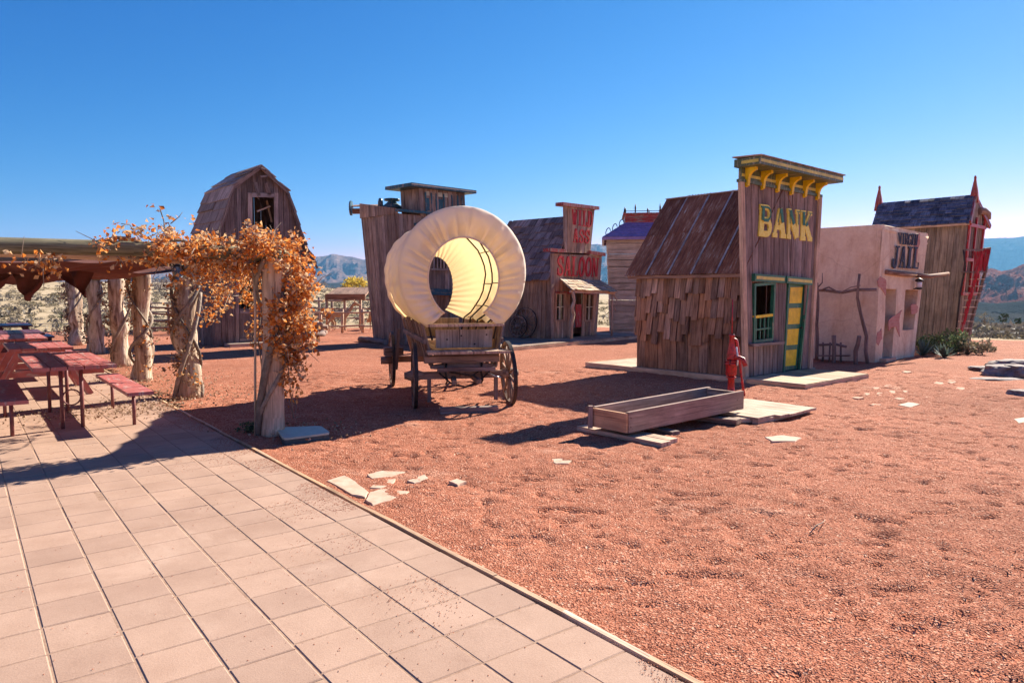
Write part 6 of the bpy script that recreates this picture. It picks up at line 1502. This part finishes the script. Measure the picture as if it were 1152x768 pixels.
def deer(loc, rz, label, sc=1.0, graze=False):
    hx, hz = (.72, 1.12) if not graze else (.86, .42)
    nx, nz_ = (.50, .86) if not graze else (.62, .60)
    J = [(0, 0, .70), (.28, 0, .72), (-.28, 0, .72), (.42, 0, .76), (nx, 0, nz_), (hx-.10, 0, hz-.04), (hx, 0, hz), (hx+.13, 0, hz-.05), (hx+.2, 0, hz-.08), (-.42, 0, .74), (-.48, 0, .62)]
    E_ = [(0, 1), (0, 2), (1, 3), (3, 4), (4, 5), (5, 6), (6, 7), (7, 8), (2, 9), (9, 10)]
    Rr = [.15, .16, .14, .12, .075, .06, .07, .045, .03, .05, .02]
    for s_ in (-1, 1):
        k = len(J); J += [(.30, s_*.09, .55), (.31, s_*.09, .34), (.29, s_*.09, .30), (.30, s_*.09, .06), (.33, s_*.09, .015)]; E_ += [(1, k), (k, k+1), (k+1, k+2), (k+2, k+3), (k+3, k+4)]; Rr += [.06, .032, .03, .02, .024]
        k = len(J); J += [(-.22, s_*.09, .52), (-.38, s_*.09, .33), (-.34, s_*.09, .18), (-.33, s_*.09, .05), (-.30, s_*.09, .015)]; E_ += [(2, k), (k, k+1), (k+1, k+2), (k+2, k+3), (k+3, k+4)]; Rr += [.085, .035, .025, .02, .024]
        k = len(J); J += [(hx-.03, s_*.06, hz+.08), (hx-.06, s_*.10, hz+.17)]; E_ += [(6, k), (k, k+1)]; Rr += [.022, .014]
    skin_animal('deer', [(x*sc, y*sc, z*sc) for x, y, z in J], E_, [r*sc for r in Rr], 'deer hide', loc, rz, label, 'deer', 'deer in the pen')
d1, d2, d3 = P(380, 372, 29.6), P(368, 372, 30.0), P(421, 372, 30.3)
deer((d1.x, d1.y, 0), R(10), 'tan deer standing with raised head behind the log rail', 1.02)
deer((d2.x, d2.y, 0), R(170), 'tan deer standing half behind the other at the left of the pen', .95, True)
deer((d3.x, d3.y, 0), R(120), 'pale deer at the right end of the pen beside the hotel wall', .9, True)
def log(name, a, b2, r, mat, label, cat='log', group=None):
    mb = MB(); n = 6; mb.tube([lp(a, b2, k/n)+UP*noise.noise(lp(a, b2, k/n))*.03 for k in range(n+1)], r, 9, bumpy=.2); return tag(mb.obj(name, mat), label, cat, group)
log('log', G(405, 384)+UP*.08, G(434, 388)+UP*.08, .09, 'barn wood', 'brown log on the gravel at the foot of the hotel wall', group='logs lying around the yard')
log('log', G(338, 380)+UP*.08, G(364, 378)+UP*.08, .12, 'barn wood', 'dark log on the gravel right of the barn', group='logs lying around the yard')
log('log', G(42, 368.5)+UP*.1, G(84, 368.5)+UP*.1, .09, 'barn wood', 'long dark log edging the yard left of the farthest post', group='logs lying around the yard')
wp = thing('wood_pile', 'low pile of split grey wood beside the pen', 'wood pile', tuple(P(352, 374, 28).xy)+(0,))
for k in range(16):
    r_ = k//6; p = P(344+(k % 6)*3.2, 374, 28+random.uniform(-.3, .3)); mb = MB(); z = .08+.15*r_; mb.tube([Vector((p.x-.3, p.y, z)), Vector((p.x+.3, p.y+random.uniform(-.2, .2), z+random.uniform(-.03, .05)))], .08, 7, bumpy=.3); mb.obj('split_log', 'grey wood', wp)

def shrub(name, label, cat, c, rx, rz_, n, mat, size, stem='bare twig', group=None, up=.5):
    t = thing(name, label, cat, tuple(c), group=group); mb = MB(); cl = []
    for k in range(max(5, n//25)):
        a = random.random()*6.28; r = random.random()**.5*rx; cl.append(Vector((math.cos(a)*r, math.sin(a)*r, rz_*(.15+.8*random.random()*(1-.5*(r/rx)**2)))))
    for k in range(n):
        q = random.choice(cl); mb.leaf(Vector(c)+q+Vector((random.gauss(0, rx*.12), random.gauss(0, rx*.12), random.gauss(0, rz_*.09))), random.uniform(*size))
    mb.obj('leaves', mat, t); mb = MB()
    for q in cl[:24]: mb.tube([Vector(c), Vector(c)+Vector((q.x*.5, q.y*.5, q.z*.6)), Vector(c)+q], [.02*max(rx, .3), .012*max(rx, .3), .004], 5)
    mb.obj('stems', stem, t); return t
def agave(c, r, label):
    t = thing('agave', label, 'agave', tuple(c), group='agaves by the jail'); mb = MB()
    for k in range(26):
        a = random.random()*6.28; el = R(random.uniform(15, 80)); L_ = r*random.uniform(.75, 1.1); d = Vector((math.cos(a)*math.cos(el), math.sin(a)*math.cos(el), math.sin(el))); s_ = d.cross(UP).normalized()*.045
        p0, p1, p2 = Vector(c), Vector(c)+d*L_*.5, Vector(c)+d*L_+UP*.02; mb.quad([p0-s_*.7, p0+s_*.7, p1+s_, p1-s_]); mb.quad([p1-s_, p1+s_, p2+s_*.05, p2-s_*.05])
    mb.obj('leaves', 'agave leaf', t)
gsh = 'shrubs along the foot of the red trimmed building'
shrub('shrub', 'dark green shrub against the plank wall beside the jail', 'shrub', G(1052, 398), .45, .55, 700, 'green leaf', (.04, .08), group=gsh)
shrub('shrub', 'dense dark shrub below the red stair', 'shrub', G(1070, 397), .5, .7, 900, 'green leaf', (.04, .08), group=gsh)
shrub('shrub', 'paler grey green shrub at the right of the red stair', 'shrub', G(1088, 398), .5, .5, 700, 'sage leaf', (.04, .08), group=gsh)
shrub('shrub', 'low yellowish shrub right of the shrub row', 'shrub', G(1102, 395), .35, .3, 300, 'sage leaf', (.04, .08), group=gsh)
agave(G(1038, 400), .45, 'blue green agave at the corner of the jail'); agave(G(1062, 402), .4, 'small agave in front of the dark shrubs')
shrub('weed', 'small green weed at the foot of the front post', 'weed', G(281, 486), .16, .12, 420, 'green leaf', (.015, .035))
# yucca
yc = G(70, 369); ty = thing('yucca', 'small dark yucca on a stalk at the hill foot seen left of the farthest post', 'yucca', tuple(yc)); mb = MB(); mb.tube([yc, yc+UP*.45], .04, 6); mb.obj('stalk', 'bare twig', ty); mb = MB()
for k in range(30):
    a = random.random()*6.28; el = R(random.uniform(-10, 75)); d = Vector((math.cos(a)*math.cos(el), math.sin(a)*math.cos(el), math.sin(el)))*.4; s_ = d.cross(UP).normalized()*.02; p = yc+UP*.45; mb.quad([p-s_, p+s_, p+d])
mb.obj('leaves', 'dark evergreen', ty)
# boulders
def boulder(c, sx, sy, sz, label, seed, rz=0):
    bm = bmesh.new(); bmesh.ops.create_icosphere(bm, subdivisions=4, radius=1)
    for v in bm.verts:
        p = v.co.copy(); n1 = noise.noise(p*1.2+Vector((seed, 0, 0)))*.35+noise.noise(p*3.5+Vector((seed, 0, 0)))*.12+noise.noise(p*9+Vector((seed, 3, 0)))*.04
        p = p*(1+n1); p.z = max(-.4, min(p.z, .62+.05*noise.noise(p*3))); q = Vector((p.x*sx, p.y*sy, p.z*sz)); v.co = q
    me = bpy.data.meshes.new('boulder'); bm.to_mesh(me); bm.free(); me.materials.append(M['boulder'])
    o = bpy.data.objects.new('boulder', me); C.objects.link(o); o.location = c; o.rotation_euler = (0, 0, rz); return tag(o, label, 'boulder', 'boulders at the right edge')
boulder(G(1112, 417)+UP*.02, .32, .3, .10, 'small pale flat boulder leftmost of the group', 3)
boulder(G(1132, 421)+UP*.04, .55, .35, .22, 'dark sided flat boulder in front at the right edge', 5, .2)
boulder(G(1152, 423)+UP*.04, .4, .35, .26, 'rounded dark boulder cut by the right edge', 9)
boulder(G(1138, 411)+UP*.02, .55, .3, .16, 'reddish flat slab behind the dark boulders', 12, .3)
boulder(G(1150, 444)+UP*.0, .22, .18, .12, 'small dark broken rock below the boulders at the right edge', 15)
boulder(G(1122, 427)+UP*.0, .5, .18, .05, 'very thin pale slab lying in front of the dark boulder', 21, .1)

# trees
def tree(name, label, cat, px, ybase, Y, w, h, n, mat, size, trunk='bare twig', z0=None, group=None, bare=.25):
    p = P(px, ybase, Y); c = Vector((p.x, p.y, p.z if z0 is None else z0)); t = thing(name, label, cat, tuple(c), group=group)
    mb = MB(); cl = []
    mb.tube([c-UP*.5, c+UP*h*.25, c+UP*h*.5+Vector((w*.04, 0, 0)), c+UP*h*.8], [.035*h, .03*h, .02*h, .006*h], 7); 
    for k in range(34):
        a = random.random()*6.28; zz = random.uniform(bare, 1); r = w/2*math.sqrt(max(.05, 1-((zz-.55)/.5)**2))*random.random()**.4; q = Vector((math.cos(a)*r, math.sin(a)*r, h*zz)); cl.append(q)
        mb.tube([c+UP*h*min(zz*.6, .6), c+q*.6+UP*h*zz*.2, c+q], [.012*h, .007*h, .002*h], 4)
    mb.obj('trunk', trunk, t); mb = MB()
    for k in range(n): q = random.choice(cl); mb.leaf(c+q+Vector((random.gauss(0, w*.07), random.gauss(0, w*.07), random.gauss(0, h*.05))), random.uniform(*size))
    mb.obj('crown', mat, t); return t
gt = 'trees beyond the pen'
tree('tree', 'yellow autumn tree beyond the pen', 'tree', 401, 340, 170, 6.2, 5.6, 2400, 'yellow leaf', (.25, .5), group=gt)
tree('tree', 'bare grey tree left of the yellow tree', 'tree', 357, 342, 150, 6, 4.6, 900, 'grey twigs', (.1, .3), group=gt)
tree('tree', 'bare pinkish grey tree between the barn and the yellow tree', 'tree', 380, 340, 190, 6, 4, 900, 'grey twigs', (.1, .3), group=gt)
tree('tree', 'olive tree just right of the yellow tree', 'tree', 416, 344, 150, 4.6, 4, 1100, 'sage leaf', (.15, .35), group=gt)
for i, (x, yb, Y, w, h) in enumerate([(180, 338, 120, 7, 3.8), (196, 338, 140, 7, 4.4), (214, 338, 130, 6, 4), (165, 336, 150, 6, 3.4)]):
    tree('tree', ['wide bare grey tree seen between the third and second posts', 'tall bare grey tree left of the second post', 'bare grey tree directly behind the second post', 'smaller bare grey tree behind the third post'][i], 'tree', x, yb, Y, w, h, 900, 'grey twigs', (.1, .3), group='grey trees behind the pergola')
tree('tree', 'small pale yellowish bare tree on the plain right of the red stair', 'tree', 1107, 374, 48, 1.3, 1.3, 500, 'sage leaf', (.03, .07), group='small trees on the right plain', z0=None)
tree('tree', 'small dark juniper on the right plain', 'tree', 1129, 363, 70, .9, .9, 400, 'dark evergreen', (.06, .12), group='small trees on the right plain', bare=.1)
tree('tree', 'tiny dark juniper at the right edge of the plain', 'tree', 1145, 365, 75, .7, .6, 300, 'dark evergreen', (.06, .12), group='small trees on the right plain', bare=.1)

# sagebrush and dry grass over the desert : far too many to count
def sage(name, n, a0, a1, rr, K, mat, smul=1.0):
    az = np.radians(rng.uniform(a0, a1, n)); r = 30*np.exp(rng.random(n)**1.0*rr); x, y = r*np.sin(az), r*np.cos(az)
    lim = 33+3*fbm(x*.2, y*.2, 3, 5)-np.clip(x-4, 0, 30)*.62
    ok = (y > lim+.8) | (x < -14-.0*y) & (y > 26)
    x, y, r = x[ok], y[ok], r[ok]; n = len(x)
    z = terr(x, y); sc = smul*(1+r/400)*rng.uniform(.18, .6, n)*(1+.8*(rng.random(n) > .9))
    u = rng.normal(0, 1, (n, K, 3)); u /= np.linalg.norm(u, axis=-1, keepdims=True); rad = rng.random((n, K, 1))**.35
    c = u*rad*np.array([1, 1, .55]); c[..., 2] = np.abs(c[..., 2])
    c = c*sc[:, None, None]+np.stack([x, y, z], -1)[:, None]
    a = rng.normal(0, 1, (n, K, 3)); b_ = rng.normal(0, 1, (n, K, 3)); a /= np.linalg.norm(a, axis=-1, keepdims=True); b_ /= np.linalg.norm(b_, axis=-1, keepdims=True)
    s = (sc*.19)[:, None, None]
    V = np.stack([c-a*s, c+a*s*.4+b_*s*.6, c+a*s*.7-b_*s*.5], 2).reshape(-1, 3); F = np.arange(len(V)).reshape(-1, 3)
    np_mesh(name, V, F, mat, 'stuff', smooth=False)
sage('sagebrush', 2600, -42, 42, 2.7, 64, 'sage leaf', .75)
sage('grey_scrub', 15000, 8, 44, 4.2, 20, 'grey scrub', 1.0)
sage('hillside_scrub', 1700, -42, -6, 2.7, 44, 'grey scrub', .8)
# fallen leaves
def litter(name, pts, mat, size):
    mb = MB()
    for c_, rx, ry, n, z in pts:
        for k in range(n):
            p = c_+KD*random.gauss(0, ry)+KN*random.gauss(0, rx); mb.leaf(Vector((p.x, p.y, z+random.uniform(.003, .02))), random.uniform(*size))
    o = mb.obj(name, mat); o['kind'] = 'stuff'
litter('fallen_leaves', [(posts[1]-KN*.3, .35, .6, 420, .04), (posts[2]-KN*.25, .35, .7, 420, .04), (posts[3]-KN*.3, .4, .9, 320, .04), (G(120, 468), .5, .45, 260, .04), (G(165, 462), .25, .3, 160, .04), (G(60, 470), .7, .3, 120, .04), (posts[0]+KN*.35, .3, .4, 220, .03), (posts[1]+KN*.5, .5, .8, 260, .03), (posts[2]+KN*.6, .5, .9, 240, .03)], 'dead leaf', (.018, .04))

# ------------------------------------------------------------------ mountains and mesas
def range_(name, sky_pts, D0, D1, mat, zb, amp, seed, fn=8, na=420, nr=46, cliff=.35):
    xs = np.array([p[0] for p in sky_pts]); ys = np.array([p[1] for p in sky_pts])
    px = np.linspace(xs[0], xs[-1], na); yy = np.interp(px, xs, ys); az = np.arctan((px-576)/800.)
    q = np.concatenate([np.linspace(0, 1, nr), [1.05, 1.15, 1.4]])
    V = []
    for t in q:
        D = D0+(D1-D0)*t; Hh = CAMH+(329-yy)/800.*D1*1.0*np.cos(az)/np.cos(az)
        Y = D*1.0; X = Y*np.tan(az)
        if t <= 1:
            pr = (1-cliff)*t**1.25+cliff*(1/(1+np.exp(-(t-.82)*26)))/(1/(1+np.exp(-(.18)*26)))
            g = fbm(X/(D1*.035)+seed, np.full_like(X, Y)/(D1*.09), 5, seed, True)-.55
            g2 = fbm(X/(D1*.008)+seed, np.full_like(X, Y)/(D1*.03), 4, seed+9, True)-.5
            e = math.sin(math.pi*min(1, t*.97))*.9+.04*(t > .9)
            Z = zb+(Hh-zb)*pr+(g*amp+g2*amp*.35)*e*(Hh-zb).mean()
        else: Z = zb+(Hh-zb)*(1-(t-1)*.9)-(t-1)*40
        Yj = Y+(fbm(X/(D1*.02), np.full_like(X, t*5), 4, seed+4, True)-.5)*(D1-D0)*.10*math.sin(math.pi*min(t, 1))
        V.append(np.stack([X, Yj, Z], -1))
    V = np.concatenate(V); np_mesh(name, V, gridF(na, len(q)), mat, 'structure', smooth=False)
range_('mountains', [(-300, 305), (-60, 300), (60, 308), (110, 310), (150, 304), (175, 306), (215, 309), (260, 300), (320, 296), (345, 294), (358, 289), (368, 288), (378, 286.5), (392, 289), (402, 290), (415, 292), (440, 288), (520, 286), (600, 281), (640, 277), (665, 276), (690, 277), (760, 272), (900, 280), (960, 285)], 4200, 6200, 'cliff rock', -20, .8, 3)
range_('dark_hills', [(-200, 326), (100, 322), (200, 322), (340, 320), (380, 318), (420, 318), (500, 320), (600, 322), (660, 318), (720, 316), (900, 322)], 2200, 3000, 'dark slope', -15, .35, 8, cliff=.1)
range_('blue_mesa', [(860, 292), (940, 286), (1000, 280), (1060, 274), (1095, 270.5), (1110, 269), (1130, 268), (1152, 266), (1200, 264), (1300, 268), (1500, 282)], 4600, 7000, 'dark slope', -40, .25, 13, cliff=.55)
range_('badlands', [(960, 342), (1030, 330), (1075, 318), (1092, 311), (1104, 306), (1112, 303), (1124, 306), (1136, 303), (1152, 296), (1200, 290), (1300, 300), (1450, 320)], 1150, 1900, 'badland rock', -36, .75, 19, fn=14, cliff=.0)
range_('low_ridge', [(960, 346), (1060, 342), (1090, 339), (1120, 341), (1152, 338), (1250, 338), (1450, 342)], 700, 980, 'dark slope', -30, .3, 23, cliff=.2)

# ------------------------------------------------------------------ haze
m = bpy.data.materials.new('haze'); m.use_nodes = True; nt = m.node_tree; nt.nodes.remove(nt.nodes['Principled BSDF'])
v = nt.nodes.new('ShaderNodeVolumePrincipled'); v.inputs['Color'].default_value = (.22, .58, 1, 1); v.inputs['Density'].default_value = 5e-5; v.inputs['Anisotropy'].default_value = .3
nt.links.new(v.outputs[0], nt.nodes['Material Output'].inputs['Volume']); M['haze'] = m
mb = MB(); X0, X1, Y0, Y1, Z0, Z1 = -9600, 12500, -9500, 10500, -130, 900
vs = [(x, y, z) for z in (Z0, Z1) for x, y in ((X0, Y0), (X1, Y0), (X1, Y1), (X0, Y1))]
mb.v = vs; mb.f = [(3, 2, 1, 0), (4, 5, 6, 7), (0, 1, 5, 4), (1, 2, 6, 5), (2, 3, 7, 6), (3, 0, 4, 7)]; mb.uv = [(0, 0)]*24; mb.sm = [False]*6
hz = mb.obj('haze', 'haze'); hz['kind'] = 'stuff'
